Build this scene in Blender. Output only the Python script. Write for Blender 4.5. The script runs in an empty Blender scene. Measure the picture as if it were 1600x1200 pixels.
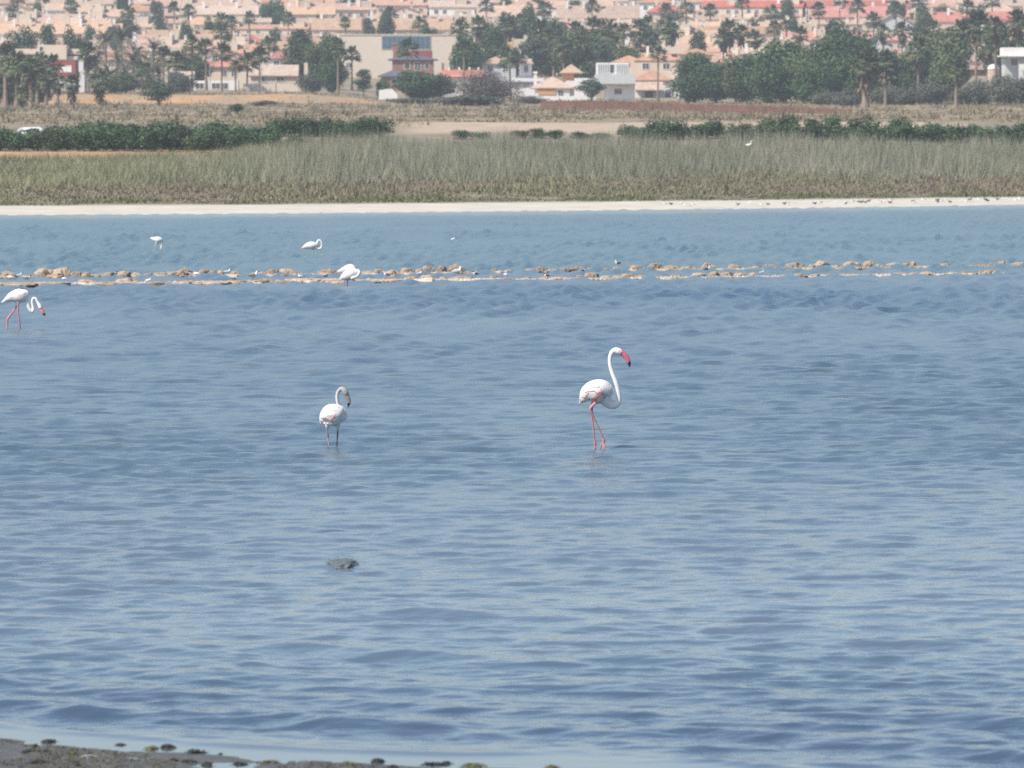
import bpy, math, random
import numpy as np
from mathutils import Vector, noise as mnoise
from mathutils.bvhtree import BVHTree

# ------------------------------------------------------------------ camera, sky, sun, exposure
SC = bpy.context.scene
COL = SC.collection
CAM_H, FPX, HORIZON = 4.04, 10000.0, 225.0      # metres, focal length and horizon row in 1600x1200 pixels
cam_data = bpy.data.cameras.new('camera')
cam = bpy.data.objects.new('camera', cam_data)
COL.objects.link(cam)
cam_data.sensor_width = 36.0
cam_data.lens = 36.0 * FPX / 1600.0
cam_data.clip_start = 1.0
cam_data.clip_end = 20000.0
PITCH = math.atan((600.0 - HORIZON) / FPX)
cam.location = (0, 0, CAM_H)
cam.rotation_euler = (math.pi / 2 - PITCH, 0, 0)
SC.camera = cam
cam_data.dof.use_dof = True          # long lens focused on the wading birds
cam_data.dof.focus_distance = 92.0
cam_data.dof.aperture_fstop = 7.0

SUN_DIR = Vector((-0.60, -0.42, 0.78)).normalized()
SUN_EL = math.asin(SUN_DIR.z)
world = bpy.data.worlds.new('World')
SC.world = world
world.use_nodes = True
wn = world.node_tree
sky = wn.nodes.new('ShaderNodeTexSky')
sky.sky_type = 'NISHITA'
sky.sun_disc = False
sky.sun_elevation = SUN_EL
sky.sun_rotation = math.atan2(SUN_DIR.x, SUN_DIR.y)
sky.air_density = 1.0
sky.dust_density = 1.2
bg = wn.nodes['Background']
bg.inputs['Strength'].default_value = 0.10
wn.links.new(sky.outputs[0], bg.inputs['Color'])

sun_data = bpy.data.lights.new('sun', 'SUN')
sun_data.energy = 3.6
sun_data.angle = math.radians(0.53)
sun_data.color = (1.0, 0.95, 0.87)
sun = bpy.data.objects.new('sun', sun_data)
COL.objects.link(sun)
sun.rotation_euler = SUN_DIR.to_track_quat('Z', 'Y').to_euler()
sun.location = (-60, -40, 80)

SC.view_settings.view_transform = 'Standard'
SC.view_settings.look = 'None'
SC.view_settings.exposure = 0.75
SC.view_settings.gamma = 1.0
SC.view_settings.use_curve_mapping = False
SC.render.filter_size = 2.1
SC.cycles.max_bounces = 6
SC.cycles.transparent_max_bounces = 8
SC.cycles.volume_bounces = 0
SC.cycles.use_denoising = False
SC.cycles.use_adaptive_sampling = False
SC.cycles.sample_clamp_indirect = 4.0
SC.cycles.caustics_reflective = False
SC.cycles.caustics_refractive = False

R = random.Random(7)
NR = np.random.default_rng(7)

# ------------------------------------------------------------------ pixel helpers (a pixel gives a direction, d the distance)
CP, SP = math.cos(PITCH), math.sin(PITCH)
def px(u, v, d):
    a, b = (u - 800.0) / FPX, (600.0 - v) / FPX
    dirx, diry, dirz = a, CP + b * SP, -SP + b * CP
    k = d / diry
    return dirx * k, CAM_H + dirz * k
def dist_on_water(v, z=0.0):
    b = (600.0 - v) / FPX
    return (z - CAM_H) / (-SP + b * CP) * (CP + b * SP)

# ------------------------------------------------------------------ tags
def tag(o, label=None, cat=None, group=None, kind=None):
    if label: o['label'] = label
    if cat: o['category'] = cat
    if group: o['group'] = group
    if kind: o['kind'] = kind
    return o
def link(name, data, parent=None, loc=(0, 0, 0), rz=0.0, scale=None):
    o = bpy.data.objects.new(name, data)
    COL.objects.link(o)
    o.location = loc
    o.rotation_euler = (0, 0, rz)
    if scale is not None:
        o.scale = scale if hasattr(scale, '__len__') else (scale,) * 3
    if parent is not None:
        o.parent = parent
    return o
def copy_tree(o, parent=None):
    c = o.copy()
    COL.objects.link(c)
    c.parent = parent
    for ch in KIDS.get(o.name, []):
        copy_tree(ch, c)
    return c
KIDS = {}
def part(name, data, parent, loc=(0, 0, 0), rz=0.0, scale=None):
    o = link(name, data, parent, loc, rz, scale)
    KIDS.setdefault(parent.name, []).append(o)
    return o

# ------------------------------------------------------------------ materials
def nodes_of(name):
    m = bpy.data.materials.new(name)
    m.use_nodes = True
    nt = m.node_tree
    return m, nt, nt.nodes['Principled BSDF']
def N(nt, t, **kw):
    n = nt.nodes.new(t)
    for k, v in kw.items():
        setattr(n, k, v)
    return n
def ramp(nt, fac, stops):
    r = N(nt, 'ShaderNodeValToRGB')
    e = r.color_ramp.elements
    while len(e) > 1:
        e.remove(e[-1])
    for i, (p, c) in enumerate(stops):
        x = e[0] if i == 0 else e.new(p)
        x.position = p
        x.color = (*c, 1)
    nt.links.new(fac, r.inputs[0])
    return r.outputs[0]
def noise_node(nt, scale, detail=4, rough=0.6, coord='Object', vec=None):
    t = N(nt, 'ShaderNodeTexNoise')
    t.inputs['Scale'].default_value = scale
    t.inputs['Detail'].default_value = detail
    t.inputs['Roughness'].default_value = rough
    if vec is None:
        tc = N(nt, 'ShaderNodeTexCoord')
        vec = tc.outputs[coord]
    nt.links.new(vec, t.inputs['Vector'])
    return t.outputs['Fac']
def mix(nt, fac, a, b, mode='MIX'):
    m = N(nt, 'ShaderNodeMix', data_type='RGBA', blend_type=mode)
    for sock, val in ((0, fac), (6, a), (7, b)):
        if hasattr(val, 'links'):
            nt.links.new(val, m.inputs[sock])
        elif sock == 0:
            m.inputs[0].default_value = val
        else:
            m.inputs[sock].default_value = (*val, 1)
    return m.outputs[2]
def bump(nt, bs, height, strength=0.4, dist=0.02):
    b = N(nt, 'ShaderNodeBump')
    b.inputs['Strength'].default_value = strength
    b.inputs['Distance'].default_value = dist
    nt.links.new(height, b.inputs['Height'])
    nt.links.new(b.outputs[0], bs.inputs['Normal'])

def mat_plain(name, c, rough=0.75, var=0.18, scale=0.8, spec=0.3, objvar=0.0, bmp=0.0):
    m, nt, bs = nodes_of(name)
    f = noise_node(nt, scale, 5, 0.65)
    lo = tuple(x * (1 - var) for x in c); hi = tuple(min(1, x * (1 + var)) for x in c)
    col = ramp(nt, f, [(0.3, lo), (0.7, hi)])
    if objvar:
        oi = N(nt, 'ShaderNodeObjectInfo')
        hs = N(nt, 'ShaderNodeHueSaturation')
        mr = N(nt, 'ShaderNodeMapRange')
        mr.inputs['To Min'].default_value = 1 - objvar
        mr.inputs['To Max'].default_value = 1 + objvar
        nt.links.new(oi.outputs['Random'], mr.inputs['Value'])
        nt.links.new(mr.outputs[0], hs.inputs['Value'])
        nt.links.new(col, hs.inputs['Color'])
        col = hs.outputs[0]
    nt.links.new(col, bs.inputs['Base Color'])
    bs.inputs['Roughness'].default_value = rough
    bs.inputs['Specular IOR Level'].default_value = spec
    if bmp:
        bump(nt, bs, noise_node(nt, scale * 6, 4, 0.6), 0.6, bmp)
    return m
def mat_attr(name, rough=0.8, spec=0.2, nscale=0.0, namp=0.2, transl=0.0, bmp=0.0):
    """Colour from the mesh's own colour attribute, broken up by noise."""
    m, nt, bs = nodes_of(name)
    a = N(nt, 'ShaderNodeAttribute', attribute_name='Col')
    col = a.outputs['Color']
    if nscale:
        f = noise_node(nt, nscale, 4, 0.6)
        k = ramp(nt, f, [(0.25, (1 - namp,) * 3), (0.75, (1 + namp,) * 3)])
        col = mix(nt, 1.0, col, k, 'MULTIPLY')
    nt.links.new(col, bs.inputs['Base Color'])
    bs.inputs['Roughness'].default_value = rough
    bs.inputs['Specular IOR Level'].default_value = spec
    if bmp:
        bump(nt, bs, noise_node(nt, nscale * 5, 3, 0.6), 0.5, bmp)
    return m
def mat_leaf(name, c, var=0.35, objvar=0.18, rough=0.65):
    m, nt, bs = nodes_of(name)
    geo = N(nt, 'ShaderNodeNewGeometry')
    f = geo.outputs['Random Per Island']
    lo = tuple(x * (1 - var) for x in c); hi = tuple(x * (1 + var) for x in c)
    col = ramp(nt, f, [(0.0, lo), (1.0, hi)])
    oi = N(nt, 'ShaderNodeObjectInfo')
    hs = N(nt, 'ShaderNodeHueSaturation')
    mr = N(nt, 'ShaderNodeMapRange')
    mr.inputs['To Min'].default_value = 1 - objvar
    mr.inputs['To Max'].default_value = 1 + objvar
    nt.links.new(oi.outputs['Random'], mr.inputs['Value'])
    nt.links.new(mr.outputs[0], hs.inputs['Value'])
    nt.links.new(col, hs.inputs['Color'])
    nt.links.new(hs.outputs[0], bs.inputs['Base Color'])
    bs.inputs['Roughness'].default_value = rough
    bs.inputs['Specular IOR Level'].default_value = 0.25
    return m
def mat_roof(name, c, var=0.3):
    m, nt, bs = nodes_of(name)
    tc = N(nt, 'ShaderNodeTexCoord')
    f = noise_node(nt, 0.9, 5, 0.7)
    f2 = noise_node(nt, 9.0, 2, 0.5)
    col = ramp(nt, f, [(0.25, tuple(x * (1 - var) for x in c)), (0.75, tuple(x * (1 + var) for x in c))])
    k = ramp(nt, f2, [(0.3, (0.75,) * 3), (0.7, (1.2,) * 3)])
    col = mix(nt, 1.0, col, k, 'MULTIPLY')
    oi = N(nt, 'ShaderNodeObjectInfo')
    hs = N(nt, 'ShaderNodeHueSaturation')
    mr = N(nt, 'ShaderNodeMapRange')
    mr.inputs['To Min'].default_value = 0.85
    mr.inputs['To Max'].default_value = 1.15
    fr_ = N(nt, 'ShaderNodeMath', operation='MULTIPLY'); fr_.inputs[1].default_value = 7.31
    fc_ = N(nt, 'ShaderNodeMath', operation='FRACT')
    ms_ = N(nt, 'ShaderNodeMapRange'); ms_.inputs['To Min'].default_value = 0.80; ms_.inputs['To Max'].default_value = 1.2
    nt.links.new(oi.outputs['Random'], fr_.inputs[0]); nt.links.new(fr_.outputs[0], fc_.inputs[0]); nt.links.new(fc_.outputs[0], ms_.inputs['Value'])
    nt.links.new(ms_.outputs[0], hs.inputs['Saturation'])
    nt.links.new(oi.outputs['Random'], mr.inputs['Value'])
    nt.links.new(mr.outputs[0], hs.inputs['Value'])
    nt.links.new(col, hs.inputs['Color'])
    nt.links.new(hs.outputs[0], bs.inputs['Base Color'])
    w = N(nt, 'ShaderNodeTexWave', bands_direction='X')
    w.inputs['Scale'].default_value = 1.3
    w.inputs['Distortion'].default_value = 0.4
    nt.links.new(tc.outputs['Object'], w.inputs['Vector'])
    bump(nt, bs, w.outputs['Fac'], 0.5, 0.05)
    bs.inputs['Roughness'].default_value = 0.85
    bs.inputs['Specular IOR Level'].default_value = 0.2
    return m

M = {}
M['peach'] = mat_roof('roof_peach_tile', (0.475, 0.340, 0.248))
M['red'] = mat_roof('roof_red_tile', (0.44, 0.18, 0.14))
M['terra'] = mat_roof('roof_terracotta_tile', (0.44, 0.275, 0.195))
M['slate'] = mat_roof('roof_grey_slate', (0.12, 0.12, 0.16))
M['cream'] = mat_plain('cream_render', (0.62, 0.515, 0.405), var=0.08, scale=0.25, objvar=0.08)
M['tan'] = mat_plain('tan_render', (0.61, 0.52, 0.43), var=0.05, scale=0.15)
M['white'] = mat_plain('white_render', (0.74, 0.71, 0.68), var=0.06, scale=0.3, objvar=0.06)
M['greyw'] = mat_plain('pale_grey_render', (0.52, 0.53, 0.52), var=0.05, scale=0.3)
M['orange'] = mat_plain('orange_render', (0.60, 0.30, 0.13), var=0.1, scale=0.4)
M['redwall'] = mat_plain('red_brown_render', (0.28, 0.085, 0.065), var=0.12, scale=0.6)
M['brick'] = mat_plain('brown_brick', (0.30, 0.15, 0.105), var=0.25, scale=2.5)
M['dark'] = mat_plain('dark_window_glass', (0.085, 0.088, 0.095), rough=0.15, var=0.3, spec=0.5)
M['glass'] = mat_plain('blue_green_glazing', (0.065, 0.12, 0.16), rough=0.2, var=0.25, scale=0.5, spec=0.5)
M['metal'] = mat_plain('grey_metal', (0.35, 0.36, 0.38), rough=0.4, var=0.1)
M['trunk'] = mat_plain('palm_bark', (0.22, 0.165, 0.12), var=0.3, scale=3.0, objvar=0.2, bmp=0.03)
M['bark'] = mat_plain('tree_bark', (0.12, 0.09, 0.065), var=0.3, scale=3.0, bmp=0.03)
M['palm'] = mat_leaf('palm_frond_green', (0.098, 0.122, 0.056))
M['datepalm'] = mat_leaf('palm_frond_grey_green', (0.105, 0.120, 0.075))
M['dead'] = mat_leaf('dead_palm_frond', (0.19, 0.145, 0.095))
M['leaf'] = mat_leaf('dark_green_leaves', (0.044, 0.084, 0.027))
M['leaf2'] = mat_leaf('mid_green_leaves', (0.075, 0.108, 0.040))
M['pine'] = mat_leaf('pine_green_leaves', (0.056, 0.086, 0.045))
M['olive'] = mat_leaf('grey_olive_leaves', (0.095, 0.105, 0.072))
M['citrus'] = mat_leaf('glossy_citrus_leaves', (0.048, 0.088, 0.034), objvar=0.25, rough=0.5)
M['twig'] = mat_leaf('bare_brown_twigs', (0.125, 0.108, 0.090), objvar=0.1)
M['rock'] = None

# ------------------------------------------------------------------ mesh helpers
def mesh_from(name, verts, faces, mat=None, smooth=False, col=None):
    me = bpy.data.meshes.new(name)
    verts = np.asarray(verts, dtype=np.float32)
    if isinstance(faces, np.ndarray):
        nf, k = faces.shape
        me.vertices.add(len(verts)); me.vertices.foreach_set('co', verts.ravel())
        me.loops.add(nf * k); me.loops.foreach_set('vertex_index', faces.astype(np.int32).ravel())
        me.polygons.add(nf)
        me.polygons.foreach_set('loop_start', np.arange(0, nf * k, k, dtype=np.int32))
        me.polygons.foreach_set('loop_total', np.full(nf, k, dtype=np.int32))
        me.update(calc_edges=True)
    else:
        me.from_pydata([tuple(v) for v in verts], [], faces)
    if smooth:
        me.polygons.foreach_set('use_smooth', np.ones(len(me.polygons), dtype=bool))
    if col is not None:
        at = me.attributes.new('Col', 'FLOAT_COLOR', 'POINT')
        c = np.ones((len(verts), 4), dtype=np.float32); c[:, :3] = col
        at.data.foreach_set('color', c.ravel())
    if mat is not None:
        me.materials.append(mat)
    return me
class MB:
    def __init__(s): s.v = []; s.f = []
    def poly(s, pts, faces):
        b = len(s.v); s.v += [tuple(p) for p in pts]; s.f += [tuple(b + i for i in f) for f in faces]; return s
    def box(s, x0, x1, y0, y1, z0, z1):
        return s.poly([(x0, y0, z0), (x1, y0, z0), (x1, y1, z0), (x0, y1, z0), (x0, y0, z1), (x1, y0, z1), (x1, y1, z1), (x0, y1, z1)],
                      [(0, 3, 2, 1), (4, 5, 6, 7), (0, 1, 5, 4), (1, 2, 6, 5), (2, 3, 7, 6), (3, 0, 4, 7)])
    def gable_x(s, x0, x1, y0, y1, z, h, o=0.4, t=0.18):
        """Ridge along x, closed thick roof."""
        x0 -= o; x1 += o; y0 -= o; y1 += o; ym = (y0 + y1) / 2
        p = []
        for x in (x0, x1):
            p += [(x, y0, z), (x, ym, z + h), (x, y1, z), (x, y1, z - t), (x, y0, z - t)]
        return s.poly(p, [(0, 1, 2, 3, 4)[::-1], (5, 6, 7, 8, 9), (0, 5, 6, 1)[::-1], (1, 6, 7, 2)[::-1], (2, 7, 8, 3)[::-1], (3, 8, 9, 4)[::-1], (4, 9, 5, 0)[::-1]])
    def gable_y(s, x0, x1, y0, y1, z, h, o=0.4, t=0.18):
        x0 -= o; x1 += o; y0 -= o; y1 += o; xm = (x0 + x1) / 2
        p = []
        for y in (y0, y1):
            p += [(x0, y, z), (xm, y, z + h), (x1, y, z), (x1, y, z - t), (xm, y, z + h - t * 1.5), (x0, y, z - t)]
        return s.poly(p, [(0, 1, 4, 5), (1, 2, 3, 4), (6, 11, 10, 7), (7, 10, 9, 8), (0, 6, 7, 1)[::-1], (1, 7, 8, 2)[::-1], (2, 8, 9, 3)[::-1], (3, 9, 10, 4)[::-1], (4, 10, 11, 5)[::-1], (5, 11, 6, 0)[::-1]])
    def hip(s, x0, x1, y0, y1, z, h, o=0.5, t=0.18):
        x0 -= o; x1 += o; y0 -= o; y1 += o
        w, dpt = x1 - x0, y1 - y0
        if w >= dpt:
            a, b = (x0 + dpt / 2, (y0 + y1) / 2, z + h), (x1 - dpt / 2 + 1e-3, (y0 + y1) / 2, z + h)
            tops = [(0, 1, 9, 8), (1, 2, 9), (2, 3, 8, 9), (3, 0, 8)]
        else:
            a, b = ((x0 + x1) / 2, y0 + w / 2, z + h), ((x0 + x1) / 2, y1 - w / 2 + 1e-3, z + h)
            tops = [(0, 1, 8), (1, 2, 9, 8), (2, 3, 9), (3, 0, 8, 9)]
        p = [(x0, y0, z), (x1, y0, z), (x1, y1, z), (x0, y1, z), (x0, y0, z - t), (x1, y0, z - t), (x1, y1, z - t), (x0, y1, z - t), a, b]
        return s.poly(p, tops + [(4, 7, 6, 5), (0, 4, 5, 1), (1, 5, 6, 2), (2, 6, 7, 3), (3, 7, 4, 0)])
    def cyl(s, x, y, z0, z1, r0, r1=None, n=10):
        r1 = r0 if r1 is None else r1
        p = [(x + r * math.cos(2 * math.pi * i / n), y + r * math.sin(2 * math.pi * i / n), z) for z, r in ((z0, r0), (z1, r1)) for i in range(n)]
        return s.poly(p, [(i, (i + 1) % n, n + (i + 1) % n, n + i) for i in range(n)] + [tuple(range(n))[::-1], tuple(range(n, 2 * n))])
    def tube(s, pts, radii, n=7, cap=True):
        b0 = len(s.v); pts = [Vector(p) for p in pts]
        for i, p in enumerate(pts):
            t = (pts[min(i + 1, len(pts) - 1)] - pts[max(i - 1, 0)]).normalized()
            a = t.orthogonal().normalized() if abs(t.z) > 0.9 else t.cross(Vector((0, 0, 1))).normalized()
            c = t.cross(a).normalized()
            for k in range(n):
                q = 2 * math.pi * k / n
                s.v.append(tuple(p + radii[i] * (math.cos(q) * a + math.sin(q) * c)))
        for i in range(len(pts) - 1):
            for k in range(n):
                s.f.append((b0 + i * n + k, b0 + i * n + (k + 1) % n, b0 + (i + 1) * n + (k + 1) % n, b0 + (i + 1) * n + k))
        if cap:
            s.f.append(tuple(b0 + k for k in range(n))[::-1])
            e = b0 + (len(pts) - 1) * n
            s.f.append(tuple(e + k for k in range(n)))
        return s
    def mesh(s, name, mat, smooth=False):
        return mesh_from(name, np.array(s.v), s.f, mat, smooth)

def vnoise2(x, y, seed=0, octaves=4, gain=0.5):
    """Value noise on numpy arrays, about -1..1."""
    out = np.zeros_like(x, dtype=np.float64); amp = 1.0; tot = 0
    for o in range(octaves):
        xi = np.floor(x).astype(np.int64); yi = np.floor(y).astype(np.int64)
        fx = x - xi; fy = y - yi
        fx = fx * fx * (3 - 2 * fx); fy = fy * fy * (3 - 2 * fy)
        def h(a, b):
            n = (a * 374761393 + b * 668265263 + (seed + o * 17) * 974634721) & 0x7fffffff
            n = ((n ^ (n >> 13)) * 1274126177) & 0x7fffffff
            return ((n ^ (n >> 16)) & 0xffff) / 32767.5 - 1.0
        a = h(xi, yi) * (1 - fx) + h(xi + 1, yi) * fx
        b = h(xi, yi + 1) * (1 - fx) + h(xi + 1, yi + 1) * fx
        out += amp * (a * (1 - fy) + b * fy); tot += amp
        amp *= gain; x = x * 2.03 + 11.3; y = y * 2.03 + 5.7
    return out / tot
def smooth01(x, a, b):
    t = np.clip((np.asarray(x, dtype=float) - a) / (b - a), 0, 1)
    return t * t * (3 - 2 * t)

# ------------------------------------------------------------------ terrain
PD = [-400, -60, 0, 12, 28, 60, 90, 135, 185, 235, 262, 300, 318, 345, 515, 665, 765, 865, 965, 1115, 1315, 1615, 1915, 2300, 3200, 6000]
PZ = [-1.3, -0.8, 0.0, 0.16, 0.28, 0.75, 1.05, 1.5, 2.1, 2.9, 3.5, 5.35, 5.9, 6.5, 8.2, 9.9, 11.2, 12.5, 15.1, 20.5, 29.5, 44.0, 60.0, 78.0, 100.0, 110.0]
def shore_shift(x):
    xc = np.clip(x, -60, 60)
    return 0.95 * xc + 0.008 * xc * xc
def near_shore_y(x):
    xc = np.clip(x, -40, 40)
    return 41.5 - 0.62 * xc + 0.22 * np.sin(xc * 1.1 + 0.6) + 0.1 * np.sin(xc * 2.9)
def ground_z(x, y):
    x = np.asarray(x, dtype=float); y = np.asarray(y, dtype=float)
    w = 1 - smooth01(y, 430, 800)
    t = y - 385 - shore_shift(x) * w - 1.2 * vnoise2(x / 9, y / 30, 5, 2) * (1 - smooth01(y, 500, 700))
    z = np.interp(t, PD, PZ)
    left = 1 - smooth01(x, -38, -18)
    z = z + left * 1.5 * smooth01(y, 1150, 1172) * (1 - 0.6 * smooth01(y, 1250, 1400))
    z = z + 0.25 * vnoise2(x / 14, y / 22, 3, 3) * smooth01(t, 60, 140) + 0.03 * vnoise2(x / 2, y / 5, 4, 2) * smooth01(t, 8, 30)
    near = np.interp(near_shore_y(x) - y, [-30, -6, 0, 8, 20, 40, 80], [-1.0, -0.16, -0.06, 0.06, 0.8, 2.35, 3.2])
    return np.where(y < 200, np.maximum(near, -1.3), z)
def gz(x, y):
    return float(ground_z(np.array([x]), np.array([y]))[0])
def hit(u, v, d0=380.0, d1=2600.0):
    """First ground point seen along a pixel, beyond d0."""
    ds = np.arange(d0, d1, 2.0)
    a, b = (u - 800.0) / FPX, (600.0 - v) / FPX
    k = ds / (CP + b * SP)
    zr = CAM_H + (-SP + b * CP) * k
    below = np.nonzero(zr <= ground_z(a * k, ds))[0]
    i = below[0] if len(below) else len(ds) - 1
    return a * k[i], ds[i]

ys = np.concatenate([np.arange(-60, 60, 2.0), np.arange(60, 360, 20.0), np.arange(360, 560, 1.5), np.arange(560, 780, 3.0), np.arange(780, 1140, 12.0), np.arange(1140, 1200, 3.0), np.arange(1200, 2400, 14.0), np.geomspace(2400, 9000, 14)])
xs = np.concatenate([-np.geomspace(6000, 170, 10), np.arange(-160, 161, 2.5), np.geomspace(170, 6000, 10)])
GX, GY = np.meshgrid(xs, ys)
GZ = ground_z(GX, GY)
nx, ny = len(xs), len(ys)
idx = np.arange(nx * ny).reshape(ny, nx)
quads = np.stack([idx[:-1, :-1], idx[:-1, 1:], idx[1:, 1:], idx[1:, :-1]], -1).reshape(-1, 4)
gx, gy, gzz = GX.ravel(), GY.ravel(), GZ.ravel()
wgt = 1 - smooth01(gy, 430, 800)
T = gy - 385 - shore_shift(gx) * wgt
soil = np.array([0.225, 0.185, 0.130]); dry = np.array([0.275, 0.222, 0.150]); orange = np.array([0.46, 0.27, 0.14])
pale = np.array([0.40, 0.31, 0.225]); salt = np.array([0.50, 0.455, 0.385]); mud = np.array([0.10, 0.09, 0.075])
colr = np.tile(soil, (len(gx), 1))
n1 = vnoise2(gx / 12, gy / 30, 21, 4)[:, None]
def blend(c, target, m):
    m = np.asarray(m)[:, None] if np.ndim(m) == 1 else m
    return c * (1 - m) + target * m
colr = blend(colr, dry, smooth01(T, 340, 420))
colr = colr * (1 + 0.22 * n1)
colr = blend(colr, orange, (1 - smooth01(gx, -25, -10)) * smooth01(T, 222, 230) * (1 - smooth01(T, 250, 262)))
colr = blend(colr, orange, (1 - smooth01(gx, -30, -16)) * smooth01(gy, 1146, 1154) * (1 - smooth01(gy, 1176, 1184)) * np.clip(0.75 + 0.9 * vnoise2(gx / 5, gy / 14, 22, 3), 0, 1))
colr = blend(colr, pale, smooth01(T, 292, 300) * (1 - smooth01(T, 346, 352)) * smooth01(gx, -14, -9) * (1 - smooth01(gx, 48, 54)))
colr = blend(colr, salt, (1 - smooth01(T, 24, 31)))
colr = blend(colr, mud, smooth01(-T, 3, 60))
ground = link('ground', mesh_from('ground', np.stack([gx, gy, gzz], -1), quads, mat_attr('soil_and_sand', 0.9, 0.15, 0.35, 0.22, bmp=0.05), True, colr))
tag(ground, kind='structure')

# ------------------------------------------------------------------ water: one sheet, finer where the waves can be seen
def water_material():
    m, nt, bs = nodes_of('lagoon_water')
    a = N(nt, 'ShaderNodeAttribute', attribute_name='Col')
    r = N(nt, 'ShaderNodeAttribute', attribute_name='rough')
    nt.links.new(a.outputs['Color'], bs.inputs['Base Color'])
    nt.links.new(r.outputs['Fac'], bs.inputs['Roughness'])
    bs.inputs['IOR'].default_value = 1.333
    bs.inputs['Specular IOR Level'].default_value = 0.5
    tc = N(nt, 'ShaderNodeTexCoord')
    mp = N(nt, 'ShaderNodeMapping')
    mp.inputs['Scale'].default_value = (1.6, 2.4, 1.0)
    mp.inputs['Rotation'].default_value = (0, 0, 0.18)
    nt.links.new(tc.outputs['Object'], mp.inputs['Vector'])
    f = noise_node(nt, 1.5, 4, 0.6, vec=mp.outputs[0])
    amp = N(nt, 'ShaderNodeAttribute', attribute_name='ripple')
    b = N(nt, 'ShaderNodeBump')
    b.inputs['Distance'].default_value = 0.10
    nt.links.new(amp.outputs['Fac'], b.inputs['Strength'])
    nt.links.new(f, b.inputs['Height'])
    nt.links.new(b.outputs[0], bs.inputs['Normal'])
    return m
rows = [34.0]
while rows[-1] < 470:
    y = rows[-1]
    rows.append(y + max(0.05, 0.62 * y * y / (CAM_H * 6400)))
rows = np.array(rows); drow = np.gradient(rows)
s = np.linspace(-1, 1, 440)
s = np.concatenate([[-60, -16, -5, -2, -1.3], s, [1.3, 2, 5, 16, 60]])
WX = (0.105 * rows[:, None] + 2.5) * s[None, :]
WY = np.repeat(rows[:, None], len(s), 1)
DY = np.repeat(drow[:, None], len(s), 1)
inner = (np.abs(s) <= 1.0)[None, :]
gust = vnoise2(WX / 7, WY / 14, 31, 3)
gust2 = vnoise2(WX / 26, WY / 55, 32, 2)
nsd = (WY - near_shore_y(WX)) * 0.85                 # metres off the near waterline
fsd = 385 + shore_shift(WX) - WY                     # metres off the far waterline
env = smooth01(nsd, 0.1, 1.7) * (0.25 + 0.75 * smooth01(fsd, 4, 60)) * (1 + 0.45 * gust + 0.25 * gust2)
streak = vnoise2(WX / 1.7, WY / 9, 33, 3)
env = env * (0.66 + 0.56 * smooth01(WY, 48, 125)) * (1 + 0.55 * streak * smooth01(WY, 70, 150)) * (1 + 0.7 * np.exp(-((WY - 171 - 0.10 * WX) / 12.0) ** 2))
WZ = np.zeros_like(WX); lost = np.zeros_like(WX)
wr = np.random.default_rng(11)
NW = 120
for i in range(NW):
    lam = 0.20 * (1.8 / 0.20) ** ((i + wr.random()) / NW)
    th = wr.normal(0.08, 0.40) if i % 2 else wr.uniform(-1.35, 1.35)
    k = 2 * math.pi / lam
    slope = 0.0190 * (1.0 if lam < 1.0 else 0.8)
    kx, ky = k * math.sin(th), k * math.cos(th)
    ph = wr.random() * 6.283
    vis = smooth01(2 * math.pi / max(abs(ky), 1e-3) / DY, 1.3, 2.6)
    arg = kx * WX + ky * WY + ph + 0.6 * gust
    sn = np.sin(arg)
    WZ += slope / k * vis * (sn - 0.32 * np.cos(2 * arg))
    lost += 0.5 * slope ** 2 * (1 - vis ** 2)
for i in range(40):                                   # slanting wavelets that stay visible far out
    lx = wr.uniform(0.45, 1.9); ly = wr.uniform(3.5, 13.0)
    kx, ky = 2 * math.pi / lx * (1 if i % 2 else -1), 2 * math.pi / ly
    vis = smooth01(ly / DY, 1.4, 3.0) * smooth01(WY, 90, 170)
    WZ += (0.0055 + 0.004 * smooth01(WY, 185, 215)) * vis * np.sin(kx * WX + ky * WY + wr.random() * 6.283 + gust)
WZ *= env
lost = np.sqrt(np.maximum(lost, 0)) * env
# small swash waves running up the near shore
for off, hgt, wid, sd in ((2.2, 0.072, 0.27, 41), (0.62, 0.022, 0.16, 42), (3.3, 0.045, 0.25, 46), (5.0, 0.045, 0.4, 43), (7.4, 0.05, 0.45, 44), (11.0, 0.05, 0.5, 45)):
    wob = 0.55 * vnoise2(WX / 1.6, WX * 0 + sd, sd, 2)
    q = nsd - off - wob
    WZ += hgt * (0.55 + 0.6 * vnoise2(WX / 1.1, WX * 0 + sd + 3, sd + 1, 3)) * np.exp(-(q / wid) ** 2) * (nsd > -1)
WZ = np.where(inner, WZ, 0.0)
deep = np.array([0.064, 0.105, 0.142]); teal = np.array([0.048, 0.100, 0.122]); shal = np.array([0.155, 0.175, 0.165]); silt = np.array([0.085, 0.105, 0.095])
wc = np.tile(deep, (WX.size, 1))
wc = blend(wc, np.array([0.046, 0.074, 0.112]), (1 - smooth01(WY, 45, 52)).ravel())  # nearest water: weaker sky reflection at steeper view painted as darker base colour
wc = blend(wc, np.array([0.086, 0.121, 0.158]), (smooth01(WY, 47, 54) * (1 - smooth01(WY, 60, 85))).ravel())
wc = blend(wc, teal, (smooth01(WY, 192, 215)).ravel())
wc = blend(wc, shal, (0.75 * (1 - smooth01(fsd, 6, 32))).ravel())
wc = blend(wc, silt, (0.35 * smooth01(vnoise2(WX / 0.7, WY / 2.2, 35, 3), 0.10, 0.6) * smooth01(WY, 50, 70) * (1 - smooth01(WY, 150, 180))).ravel())
wc = blend(wc, np.array([0.022, 0.060, 0.108]), (0.95 * np.exp(-((WY - 171 - 0.10 * WX) / 13.0) ** 2) * np.clip(0.75 + 0.8 * gust, 0, 1)).ravel())  # wind-rippled band: its lost sky reflection is put into a darker base colour
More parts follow.
